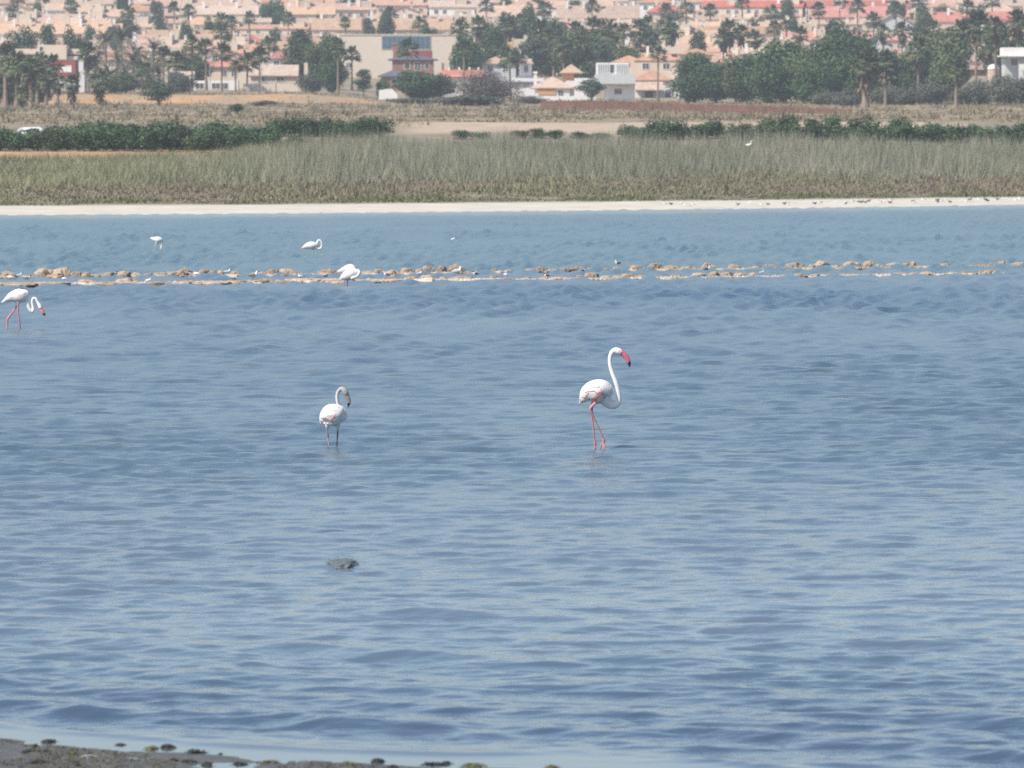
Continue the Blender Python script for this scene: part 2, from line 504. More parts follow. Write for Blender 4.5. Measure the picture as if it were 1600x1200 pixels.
wc = blend(wc, np.array([0.13, 0.125, 0.11]), (0.4 * (1 - smooth01(nsd, 0.1, 1.0))).ravel())
widx = np.arange(WX.size).reshape(WX.shape)
wq = np.stack([widx[:-1, :-1], widx[:-1, 1:], widx[1:, 1:], widx[1:, :-1]], -1).reshape(-1, 4)
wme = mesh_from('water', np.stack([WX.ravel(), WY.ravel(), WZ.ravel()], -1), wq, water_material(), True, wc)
at = wme.attributes.new('rough', 'FLOAT', 'POINT')
at.data.foreach_set('value', np.clip(0.08 + 0.5 * np.sqrt(1.3 * lost), 0.08, 0.24).astype(np.float32).ravel())
at = wme.attributes.new('ripple', 'FLOAT', 'POINT')
at.data.foreach_set('value', (np.clip(env, 0.08, 1.5) * 0.36).astype(np.float32).ravel())
tag(link('water', wme), kind='structure')

# ------------------------------------------------------------------ near muddy shore with weed
mxs = np.arange(-9, 6, 0.045); mys = np.arange(33, 46.5, 0.05)
MX, MY = np.meshgrid(mxs, mys)
msd = (near_shore_y(MX) - MY) * 0.85
mats_ = vnoise2(MX / 0.55, MY / 1.5, 51, 4)
matm = smooth01(mats_ + 0.10 * msd, -0.22, 0.06) * smooth01(msd, 0.15, 0.7)
MZ = 0.006 * msd - 0.004 + 0.022 * vnoise2(MX / 0.7, MY / 0.6, 52, 4) * smooth01(msd, 0.1, 0.6) + matm * (0.012 + 0.020 * vnoise2(MX / 0.07, MY / 0.12, 53, 3)) - 0.10 * smooth01(-msd, 0, 3)
mc = np.tile(np.array([0.078, 0.069, 0.056]), (MX.size, 1)) * (1 + 0.3 * vnoise2(MX / 0.3, MY / 0.5, 54, 3).ravel()[:, None])
weed = np.array([0.085, 0.076, 0.052]) * (1 + 0.5 * vnoise2(MX / 0.12, MY / 0.2, 55, 3).ravel()[:, None])
mc = mc * (1 - matm.ravel()[:, None]) + weed * matm.ravel()[:, None]
midx = np.arange(MX.size).reshape(MX.shape)
mq = np.stack([midx[:-1, :-1], midx[:-1, 1:], midx[1:, 1:], midx[1:, :-1]], -1).reshape(-1, 4)
mud_shore = link('mud_shore', mesh_from('mud_shore', np.stack([MX.ravel(), MY.ravel(), MZ.ravel()], -1), mq, mat_attr('wet_mud_and_weed', 0.45, 0.4, 9.0, 0.45, bmp=0.012), True, mc))
tag(mud_shore, kind='structure')
def mud_z(x, y):
    i = int(np.clip(round((y - 33) / 0.05), 0, len(mys) - 1)); j = int(np.clip(round((x + 9) / 0.045), 0, len(mxs) - 1))
    return max(float(MZ[i, j]), 0.0)

# ------------------------------------------------------------------ foliage card builders
def blades(P, H, W, lean, colr_, mat, name, seg=2):
    """Upright tapering blades, one island each: P (n,3) feet, H heights, W widths, lean tip offsets (n,2)."""
    n = len(P)
    ang = NR.uniform(0, math.pi, n)
    ax = np.stack([np.cos(ang), np.sin(ang), np.zeros(n)], -1)
    if seg == 2:
        v = np.empty((n, 5, 3))
        mid = P + np.stack([lean[:, 0] * 0.3, lean[:, 1] * 0.3, H * 0.55], -1)
        tip = P + np.stack([lean[:, 0], lean[:, 1], H], -1)
        v[:, 0] = P - ax * W[:, None] * 0.5; v[:, 1] = P + ax * W[:, None] * 0.5
        v[:, 2] = mid + ax * W[:, None] * 0.45; v[:, 3] = mid - ax * W[:, None] * 0.45
        v[:, 4] = tip
        b = np.arange(n)[:, None] * 5
        tri = np.concatenate([b + np.array([0, 1, 2]), b + np.array([0, 2, 3]), b + np.array([3, 2, 4])], 0)
        k = 5
    else:
        v = np.empty((n, 3, 3))
        v[:, 0] = P - ax * W[:, None] * 0.5; v[:, 1] = P + ax * W[:, None] * 0.5
        v[:, 2] = P + np.stack([lean[:, 0], lean[:, 1], H], -1)
        tri = np.arange(n)[:, None] * 3 + np.array([0, 1, 2])
        k = 3
    return mesh_from(name, v.reshape(-1, 3), tri, mat, False, np.repeat(colr_, k, 0))
def leaf_cloud(clumps, per, size, seed, up=0.25, aspect=0.55):
    """Leaf quads on and inside clump ellipsoids [(x,y,z,rx,ry,rz)]."""
    g = np.random.default_rng(seed)
    V = []
    for (cx, cy, cz, rx, ry, rz) in clumps:
        n = int(per * (rx * ry * rz) ** (2 / 3) / 0.6) + 8
        d = g.normal(size=(n, 3)); d /= np.linalg.norm(d, axis=1, keepdims=True)
        rr = g.uniform(0.35, 1.08, (n, 1)) ** 0.7
        c = np.array([cx, cy, cz]) + d * rr * np.array([rx, ry, rz])
        nrm = d + g.normal(scale=0.55, size=(n, 3)); nrm[:, 2] += up
        nrm /= np.linalg.norm(nrm, axis=1, keepdims=True)
        t = np.cross(nrm, g.normal(size=(n, 3))); t /= np.linalg.norm(t, axis=1, keepdims=True) + 1e-6
        b = np.cross(nrm, t)
        sz = size * g.uniform(0.6, 1.35, (n, 1))
        V.append(np.stack([c - t * sz, c - b * sz * aspect, c + t * sz, c + b * sz * aspect], 1))
    V = np.concatenate(V, 0)
    return V.reshape(-1, 3), np.arange(len(V) * 4).reshape(-1, 4)

# ------------------------------------------------------------------ scrub, reeds, dry grass (stuff)
foliage_mat = mat_attr('marsh_plants', 0.85, 0.12)
def scatter(n, d0, d1, half=0.092, extra=6.0):
    y = np.sqrt(NR.uniform(d0 * d0, d1 * d1, n))
    x = NR.uniform(-1, 1, n) * (half * y + extra)
    return x, y
def pick(cols, fac):
    """Blend along a list of colours by fac 0..1."""
    cols = np.array(cols); f = np.clip(fac, 0, 0.999) * (len(cols) - 1)
    i = f.astype(int); t = (f - i)[:, None]
    return cols[i] * (1 - t) + cols[i + 1] * t

n = 170000
wx = NR.uniform(-8, 5, n); wy = NR.uniform(36, 45, n)
wi = np.clip(np.round((wy - 33) / 0.05).astype(int), 0, len(mys) - 1); wj = np.clip(np.round((wx + 9) / 0.045).astype(int), 0, len(mxs) - 1)
k_ = (matm[wi, wj] > 0.35) & (MZ[wi, wj] > 0.002)
wx, wy, wz = wx[k_], wy[k_], MZ[wi, wj][k_]
tone = vnoise2(wx / 0.5, wy / 1.2, 57, 3) + NR.normal(0, 0.35, len(wx))
cw = pick([(0.030, 0.028, 0.020), (0.065, 0.060, 0.042), (0.115, 0.103, 0.070), (0.17, 0.15, 0.105)], 0.45 + 0.4 * tone)
me = blades(np.stack([wx, wy, wz - 0.004], -1), NR.uniform(0.005, 0.020, len(wx)), NR.uniform(0.006, 0.020, len(wx)), NR.normal(0, 0.025, (len(wx), 2)), cw, mat_attr('stranded_weed', 0.6, 0.35), 'stranded_weed', 1)
tag(link('stranded_weed', me), 'matted olive weed stranded over the wet mud', 'weed', kind='stuff')
def t_of(x, y):
    return y - 385 - shore_shift(x) * (1 - smooth01(y, 430, 800))
# low salt scrub behind the beach
x, y = scatter(520000, 370, 640)
t = t_of(x, y)
edge = 29 + 4 * vnoise2(x / 6, y * 0, 60, 3)
reed_edge = 118 + 46 * vnoise2(x / 11, y / 34, 61, 4) - 34 * (1 - smooth01(x, -30, -8)) 
clump = vnoise2(x / 2.6, y / 6.0, 62, 3)
keep = (t > edge) & (t + NR.normal(0, 9, len(x)) < reed_edge + 8) & (clump > -0.42 + NR.normal(0, 0.12, len(x)))
x, y, t, clump = x[keep], y[keep], t[keep], clump[keep]
tone = vnoise2(x / 7, y / 22, 63, 3)
hgt = np.clip(0.30 + 0.55 * clump + 0.25 * tone, 0.10, 1.1) * NR.uniform(0.5, 1.2, len(x)) * np.where(t < 40, 0.7, 1.0) + 0.05
cc = pick([(0.170, 0.138, 0.110), (0.215, 0.175, 0.132), (0.205, 0.188, 0.125), (0.180, 0.180, 0.108), (0.235, 0.215, 0.145)], 0.45 + 0.55 * tone + NR.normal(0, 0.16, len(x)))
cc = np.where((t < edge[keep] + 7)[:, None], cc * 0.45 + np.array([0.075, 0.115, 0.040]) * 0.55, cc)
P = np.stack([x, y, ground_z(x, y) - 0.04 + NR.uniform(0, 0.5, len(x)) * hgt], -1)
me = blades(P, hgt * NR.uniform(0.35, 0.8, len(x)), NR.uniform(0.05, 0.15, len(x)), NR.normal(0, 0.12, (len(x), 2)), cc, foliage_mat, 'salt_scrub', 1)
tag(link('salt_scrub', me), 'low brown and olive salt scrub behind the pale beach', 'scrub', kind='stuff')
# reed belt
x, y = scatter(420000, 440, 720)
t = t_of(x, y)
reed_lo = 118 + 46 * vnoise2(x / 11, y / 34, 61, 4) - 34 * (1 - smooth01(x, -30, -8))
reed_hi = 258 - 38 * (1 - smooth01(x, -38, -16)) + 8 * vnoise2(x / 10, y / 40, 64, 2)
dens = vnoise2(x / 4, y / 10, 65, 3)
keep = (t + NR.normal(0, 9, len(x)) > reed_lo) & (t < reed_hi) & (dens > -0.75 + NR.normal(0, 0.15, len(x)))
x, y, t, dens = x[keep], y[keep], t[keep], dens[keep]
tone = vnoise2(x / 9, y / 30, 66, 3) * 0.8 + vnoise2(x / 1.3, y / 6, 67, 3) * 0.9
short = 1 - 0.62 * (1 - smooth01(x, -36, -12))
hgt = (1.60 + 1.15 * vnoise2(x / 7, y / 25, 68, 4) + 0.75 * dens) * short * NR.uniform(0.25, 1.3, len(x)) * (0.55 + 0.45 * smooth01(t - reed_lo[keep], 0, 22))
cc = pick([(0.150, 0.160, 0.112), (0.200, 0.210, 0.145), (0.248, 0.245, 0.180), (0.280, 0.264, 0.208)], 0.48 + 0.6 * tone + NR.normal(0, 0.25, len(x)) - 0.25 * smooth01(t - reed_hi[keep], -25, 0))
cc = cc * (1 + (1 - smooth01(x, -34, -8))[:, None] * np.array([0.05, 0.04, -0.14]))
P = np.stack([x, y, ground_z(x, y) - 0.05], -1)
me = blades(P, hgt, NR.uniform(0.03, 0.085, len(x)), NR.normal(0, 0.42, (len(x), 2)), cc, foliage_mat, 'reeds', 1)
tag(link('reeds', me), 'broad belt of grey green reeds behind the scrub', 'reeds', kind='stuff')
# dry grass and brush on the slope below the town
x, y = scatter(210000, 700, 1230, 0.088, 5)
t = t_of(x, y)
clump = vnoise2(x / 4.5, y / 14, 70, 3)
keep = ((t > 352) | ((t > 262) & (x < -12 + NR.normal(0, 2, len(x))))) & (clump > -0.5 + NR.normal(0, 0.15, len(x)))
bank = (y > 1148) & (y < 1182) & (x < -20)
keep &= ~(bank & (NR.random(len(x)) < 0.8))
x, y, clump = x[keep], y[keep], clump[keep]
tone = vnoise2(x / 10, y / 40, 71, 3)
big = smooth01(vnoise2(x / 3, y / 9, 72, 2), 0.45, 0.7)
hgt = (np.clip(0.16 + 0.5 * clump, 0.06, 0.6) + 0.9 * big) * NR.uniform(0.4, 1.2, len(x))
cc = pick([(0.165, 0.143, 0.098), (0.225, 0.188, 0.125), (0.290, 0.240, 0.155), (0.222, 0.189, 0.135)], 0.5 + 0.7 * tone + NR.normal(0, 0.12, len(x)))
cc = cc * (1 - 0.6 * big[:, None]) + np.array([0.09, 0.095, 0.065]) * 0.6 * big[:, None]
P = np.stack([x, y, ground_z(x, y) - 0.05 + NR.uniform(0, 0.4, len(x)) * hgt], -1)
me = blades(P, hgt * 0.8, NR.uniform(0.10, 0.34, len(x)), NR.normal(0, 0.18, (len(x), 2)), cc, foliage_mat, 'dry_brush', 1)
tag(link('dry_brush', me), 'dry brown brush covering the slope below the town', 'brush', kind='stuff')

# ------------------------------------------------------------------ trees
def crown_clumps(seed, n, w, h, z0, flat=0.8, lean=0.0):
    g = random.Random(seed); out = []
    for i in range(n):
        a = g.uniform(0, 2 * math.pi); q = g.random() ** 0.6; z = g.random()
        rad = math.sin(math.pi * (0.12 + 0.80 * z)) ** 0.7
        r = g.uniform(0.16, 0.30) * w
        out.append((math.cos(a) * q * rad * w * 0.40 + lean * z, math.sin(a) * q * rad * w * 0.40, z0 + (0.12 + 0.78 * z) * h, r, r, r * flat))
    return out
def make_tree(name, seed, w, h, trunk_h, leafmat, n=22, per=26, size=0.22, flat=0.85, barkmat='bark'):
    """Unit prototype (kept only as mesh data): returns trunk mesh and crown mesh."""
    g = random.Random(seed)
    cl = crown_clumps(seed, n, w, h - trunk_h * 0.6, trunk_h * 0.6, flat)
    v, f = leaf_cloud(cl, per, size, seed)
    crown = mesh_from(name + '_crown', v, f, M[leafmat])
    mb = MB()
    mb.tube([(0, 0, -0.5), (0.05, 0, trunk_h * 0.5), (g.uniform(-.2, .2), 0, trunk_h), (g.uniform(-.3, .3), 0, h * 0.7)], [w * 0.045, w * 0.036, w * 0.03, w * 0.01])
    for i in range(5):
        c = cl[i * len(cl) // 5]
        mb.tube([(0, 0, trunk_h * (0.6 + 0.08 * i)), (c[0] * 0.5, c[1] * 0.5, (trunk_h + c[2]) * 0.5), (c[0], c[1], c[2])], [w * 0.022, w * 0.016, w * 0.006], 5)
    return mb.mesh(name + '_trunk', M[barkmat]), crown
TREES = {
    'round': [make_tree('round', 100 + i, 8.0, 8.0, 1.1, 'leaf', 34, 42, 0.26) for i in range(3)],
    'mid': [make_tree('mid', 120 + i, 8.0, 8.0, 1.2, 'leaf2', 34, 42, 0.26) for i in range(2)],
    'pine': [make_tree('pine', 140 + i, 6.0, 9.0, 2.4, 'pine', 30, 42, 0.23, 0.6) for i in range(2)],
    'olive': [make_tree('olive', 160 + i, 7.0, 5.0, 1.0, 'olive', 26, 44, 0.20) for i in range(2)],
    'citrus': [make_tree('citrus', 180 + i, 3.1, 2.6, 0.5, 'citrus', 18, 95, 0.14) for i in range(4)],
    'twiggy': [make_tree('twiggy', 200 + i, 8.0, 6.0, 0.8, 'twig', 26, 110, 0.11, 0.7) for i in range(1)],
}
TREE_DIM = {'round': (8, 8), 'mid': (8, 8), 'pine': (6, 9), 'olive': (7, 5), 'citrus': (3.1, 2.6), 'twiggy': (8, 6)}
def put_tree(kind, name, label, x, y, height, width, group, var=None, z=None):
    v = TREES[kind]
    tr, cr = v[R.randrange(len(v)) if var is None else var % len(v)]
    w0, h0 = TREE_DIM[kind]
    o = link(name, None, None, (x, y, gz(x, y) if z is None else z), R.uniform(0, 6.28), (width / w0, width / w0, height / h0))
    tag(o, label, 'tree' if kind not in ('citrus', 'twiggy', 'olive') else ('shrub' if kind == 'twiggy' else 'tree'), group)
    part('trunk', tr, o); part('crown', cr, o)
    return o
def tree_px(kind, name, label, u, v_top, d, w_px, group=None, var=None, v_base=None):
    """u and the pixel row of the top give the height of a tree standing on the ground at distance d."""
    if v_base is not None:
        _, d = hit(u, v_base, 600)
    x, ztop = px(u, v_top, d)
    return put_tree(kind, name, label, x, d, max(ztop - gz(x, d), 1.0), w_px * d / FPX, group, var)

def fan_crown(seed, n=34, rlen=1.25, droop=0.5):
    g = random.Random(seed); V = []; F = []
    for i in range(n):
        az = g.uniform(0, 2 * math.pi); el = math.radians(g.uniform(-38, 80))
        L = rlen * g.uniform(0.8, 1.15)
        d = Vector((math.cos(az) * math.cos(el), math.sin(az) * math.cos(el), math.sin(el)))
        side = d.cross(Vector((0, 0, 1)))
        side = side.normalized() if side.length > 1e-3 else Vector((1, 0, 0))
        hub = d * L * 0.95
        b = len(V); V += [tuple(side * 0.03), tuple(-side * 0.03), tuple(hub - side * 0.03), tuple(hub + side * 0.03)]; F.append((b, b + 1, b + 2, b + 3))
        for k in range(9):
            q = math.radians(-78 + 156 * k / 8) * g.uniform(0.9, 1.1)
            ll = L * (0.95 - 0.25 * abs(q) / 1.4)
            dd = d * math.cos(q) + side * math.sin(q)
            wv = dd.cross(Vector((0.2, 0.1, 1))).normalized() * 0.12
            m = hub + dd * ll * 0.6; e = hub + dd * ll; e.z -= droop * ll * g.uniform(0.3, 0.9)
            b = len(V); V += [tuple(hub - wv * 0.5), tuple(hub + wv * 0.5), tuple(m + wv), tuple(m - wv), tuple(e)]
            F += [(b, b + 1, b + 2, b + 3), (b + 3, b + 2, b + 4)]
    return np.array(V), F
def feather_crown(seed, n=42, L0=3.6):
    g = random.Random(seed); V = []; F = []
    for i in range(n):
        az = g.uniform(0, 2 * math.pi); el = math.radians(g.uniform(-25, 82)); L = L0 * g.uniform(0.8, 1.1)
        hd = Vector((math.cos(az), math.sin(az), 0)); side = Vector((-math.sin(az), math.cos(az), 0))
        pts = []
        for k in range(9):
            q = k / 8
            e2 = el - q * q * 1.25
            pts.append((pts[-1] if pts else Vector((0, 0, 0))) + (hd * math.cos(e2) + Vector((0, 0, math.sin(e2)))) * (L / 8 if k else 0))
        for k in range(1, 9):
            p = pts[k]
            tdir = (pts[k] - pts[k - 1]).normalized()
            for sg in (-1, 1):
                for hf in (0, 0.5):
                    q0 = p - tdir * hf * L / 8
                    ll = 0.62 * math.sin(math.pi * (0.18 + 0.72 * k / 8)) * g.uniform(0.8, 1.2)
                    e = q0 + side * sg * ll * 0.8 + tdir * ll * 0.55; e.z -= ll * 0.25
                    b = len(V); V += [tuple(q0 - tdir * 0.07), tuple(q0 + tdir * 0.07), tuple(e)]; F.append((b, b + 1, b + 2))
        for k in range(8):
            wv = side * 0.05
            b = len(V); V += [tuple(pts[k] - wv), tuple(pts[k] + wv), tuple(pts[k + 1] + wv * 0.6), tuple(pts[k + 1] - wv * 0.6)]; F.append((b, b + 1, b + 2, b + 3))
    return np.array(V), F
def skirt_mesh(seed, length, r0=0.75, n=60):
    g = random.Random(seed); V = []; F = []
    for i in range(n):
        a = g.uniform(0, 6.283); z = -g.uniform(0, length * 0.75); L = g.uniform(0.7, 1.3)
        rr = 0.25 + r0 * g.uniform(0.4, 1.0) * (1 + 0.55 * z / length)
        o = Vector((0.18 * math.cos(a), 0.18 * math.sin(a), z)); e = Vector((rr * math.cos(a), rr * math.sin(a), z - L))
        sd = Vector((-math.sin(a), math.cos(a), 0)) * g.uniform(0.12, 0.3)
        m = (o + e) / 2 + Vector((math.cos(a), math.sin(a), 0)) * 0.18
        b = len(V); V += [tuple(o), tuple(m - sd), tuple(e), tuple(m + sd)]; F.append((b, b + 1, b + 2, b + 3))
    return np.array(V), F
FAN = [mesh_from('fan_fronds', *fan_crown(300 + i, 58), M['palm']) for i in range(3)]
FEATHER = [mesh_from('feather_fronds', *feather_crown(320 + i), M['datepalm']) for i in range(2)]
SKIRT = [mesh_from('dead_skirt', *skirt_mesh(340 + i, 2.2, 0.8 + 0.2 * i, 55), M['dead']) for i in range(2)]
LSKIRT = mesh_from('long_dead_skirt', *skirt_mesh(350, 3.4, 1.35, 110), M['dead'])
def trunk_mesh(H, r, seed):
    g = random.Random(seed); mb = MB(); n = 9; lx = g.uniform(-0.03, 0.03) * H
    pts = [(lx * (i / (n - 1)) ** 2, 0, -0.6 + (H + 0.6) * i / (n - 1)) for i in range(n)]
    mb.tube(pts, [r * (1.5 - 0.6 * min(1, i / 3)) * (1 - 0.25 * i / (n - 1)) * (1 + 0.06 * (i % 2)) for i in range(n)], 8)
    return mb.mesh('palm_trunk', M['trunk']), lx
PALM_COUNT = [0]
def palm(kind, x, y, H, csize, label, group, z=None, tr=0.22):
    """H: height of the crown's centre; csize: crown radius in metres."""
    PALM_COUNT[0] += 1
    o = link('palm_tree', None, None, (x, y, gz(x, y) if z is None else z), R.uniform(0, 6.28))
    tag(o, label, 'palm tree', group)
    tm, lx = trunk_mesh(H, tr, PALM_COUNT[0])
    part('trunk', tm, o)
    k = csize / (1.75 if kind != 'date' else 2.7)
    part('crown', (FEATHER if kind == 'date' else FAN)[PALM_COUNT[0] % (2 if kind == 'date' else 3)], o, (lx, 0, H), R.uniform(0, 6), k)
    if kind == 'skirt':
        part('dead_frond_skirt', SKIRT[PALM_COUNT[0] % 2], o, (lx, 0, H - 0.1), 0, max(k, 0.7))
    if kind == 'bigskirt':
        part('dead_frond_skirt', LSKIRT, o, (lx, 0, H - 0.1), 0, max(k, 0.8))
    return o
def palm_px(kind, u, v_top, v_base, w_px, label, group, d=None, tr=0.22):
    if d is None:
        x, d = hit(u, v_base, 700)
    x, ztop = px(u, v_top, d)
    z0 = gz(x, d); cs = w_px * 0.5 * d / FPX
    return palm(kind, x, d, max(ztop - z0 - cs * 0.85, 1.2), cs, label, group, z0, tr)

# palms standing by the houses: kind, u, top row, foot row (or None with a distance), crown width in pixels
for k, u, vt, w, d, lb in [
    ('fan', 300, 58, 30, 1270, 'fan palm at the corner of the white garden room next to a street lamp'), ('fan', 322, 62, 30, 1290, 'fan palm with slim trunk in front of the garden room wall'),
    ('fan', 346, 70, 34, 1260, 'fan palm with full crown before the large openings of the garden room'), ('fan', 368, 96, 20, 1255, 'shortest fan palm, low between two taller ones past the garden room'),
    ('fan', 386, 84, 34, 1265, 'broad crowned fan palm just past the garden room end'), ('fan', 405, 76, 30, 1250, 'fan palm beside the low cream house and its garden wall'),
    ('fan', 450, 84, 26, 1280, 'shorter of the twin fan palms before the low cream house'), ('fan', 462, 78, 30, 1290, 'taller of the twin fan palms before the low cream house'),
    ('fan', 528, 62, 26, 1240, 'fan palm with very tall thin trunk at the tan building corner'), ('fan', 550, 75, 26, 1300, 'neat round headed fan palm against the plain tan wall'),
    ('fan', 637, 63, 34, 1335, 'fan palm with wide crown growing before the brick house roof'), ('fan', 725, 66, 26, 1300, 'fan palm before the dark tree at the end of the tan building'),
    ('fan', 797, 76, 36, 1300, 'fan palm between the cream hip roofed house and the turret'), ('fan', 1028, 74, 26, 1245, 'tall thin fan palm in front of the tiled villa awning'),
    ('fan', 275, 84, 34, 1270, 'fan palm at the edge of the date palm grove'), ('fan', 345, 40, 30, 1400, 'fan palm rising behind the long pink roofed house'),
    ('fan', 420, 60, 30, 1380, 'fan palm rising behind the small hip roofed house'), ('fan', 470, 50, 30, 1400, 'fan palm rising out of the dark tree by the hip roofed house'),
    ('skirt', 138, 70, 34, 1240, 'shaggy palm squeezed between the white wall and the date palms'), ('fan', 228, 100, 30, 1245, 'short fan palm under the date palms by the white house'),
    ('fan', 255, 76, 32, 1300, 'slender fan palm behind the white houses of the date grove')]:
    palm_px(k, u, vt, None, w, lb, 'fan palms along the front of the town', d)
for u, vt, w, d in [(165, 45, 44, 1300), (190, 38, 50, 1330), (215, 62, 52, 1290), (240, 60, 44, 1300), (182, 72, 46, 1260)]:
    palm_px('date', u, vt, None, w, 'bushy grey green date palm in the crowded grove beside the red house', 'date palms beside the red house', d, 0.3)
for u, vt, vb, w, d in [(8, 72, 172, 36, 1090), (26, 84, 178, 40, 1040), (48, 92, 176, 38, 1050), (84, 88, 150, 28, 1180), (64, 84, 150, 26, 1190)]:
    palm_px('skirt', u, vt, vb, w, 'shaggy fan palm with dead brown skirt in the clump before the red house', 'shaggy palms before the red house', d, 0.35)
palm_px('skirt', 34, 138, 178, 26, 'squat young fan palm at the foot of the shaggy palm clump', None, 1030, 0.3)
palm_px('bigskirt', 112, 120, 178, 28, 'stout fan palm alone on the dry slope with hanging brown skirt', None, 1035, 0.42)
palm_px('bigskirt', 155, 112, 172, 34, 'stout grey trunked fan palm on the dry slope beside the dark juniper', None, 1075, 0.42)
palm_px('bigskirt', 1352, 84, 173, 44, 'large shaggy fan palm with thick grey trunk before the dark trees', None, 1060, 0.55)
palm_px('bigskirt', 1384, 82, 140, 36, 'shaggy fan palm with rusty skirt behind the thick trunked palm', None, 1110, 0.3)
palm_px('skirt', 1435, 60, 140, 40, 'fan palm with reddish brown trunk among the olive trees', None, 1150, 0.3)
palm_px('fan', 1494, 96, 171, 34, 'lone fan palm with bare trunk rising from the grey olive trees', None, 1065, 0.3)
for u, vt, w, d in [(1525, 22, 44, 1230), (1556, 30, 36, 1200), (1590, 18, 40, 1240), (1500, 34, 34, 1290), (1545, 60, 34, 1260)]:
    palm_px('skirt', u, vt, None, w, 'tall dark fan palm in the grove beside the white house', 'palms beside the white house', d, 0.3)
for u, vt, w, d in [(720, 32, 30, 1430), (748, 28, 30, 1440), (790, 30, 34, 1480), (815, 24, 34, 1520), (845, 34, 32, 1420), (865, 40, 34, 1450), (900, 36, 34, 1420), (925, 30, 34, 1470), (950, 34, 36, 1440), (975, 38, 30, 1430), (1000, 34, 32, 1450), (1040, 28, 34, 1460), (1050, 36, 34, 1430), (1140, 34, 34, 1420), (1130, 48, 30, 1380), (1158, 40, 28, 1440), (1180, 50, 30, 1400), (960, 58, 30, 1380), (880, 60, 32, 1370), (1250, 44, 26, 1400), (1380, 40, 26, 1380), (1410, 36, 30, 1400), (1460, 34, 30, 1380), (1440, 48, 26, 1330)]:
    palm_px('skirt' if R.random() < 0.5 else 'fan', u, vt, None, w, 'fan palm rising out of the dark grove behind the villas', 'palms in the grove behind the villas', d, 0.25)

for u, vt, w, d in [(172, 96, 46, 1235), (196, 104, 44, 1240), (222, 92, 46, 1250), (208, 76, 46, 1270), (150, 88, 40, 1250), (248, 100, 38, 1250)]:
    palm_px('date', u, vt, None, w, 'low bushy date palm at the front of the grove beside the red house', 'low date palms at the front of the grove', d, 0.3)
for u, vt, w, d in [(18, 96, 38, 1120), (40, 104, 36, 1110), (58, 98, 34, 1130), (72, 110, 32, 1120), (4, 108, 38, 1100), (90, 116, 28, 1150)]:
    palm_px('skirt', u, vt, None, w, 'shaggy fan palm with dead brown skirt in the clump before the red house', 'shaggy palms before the red house', d, 0.35)
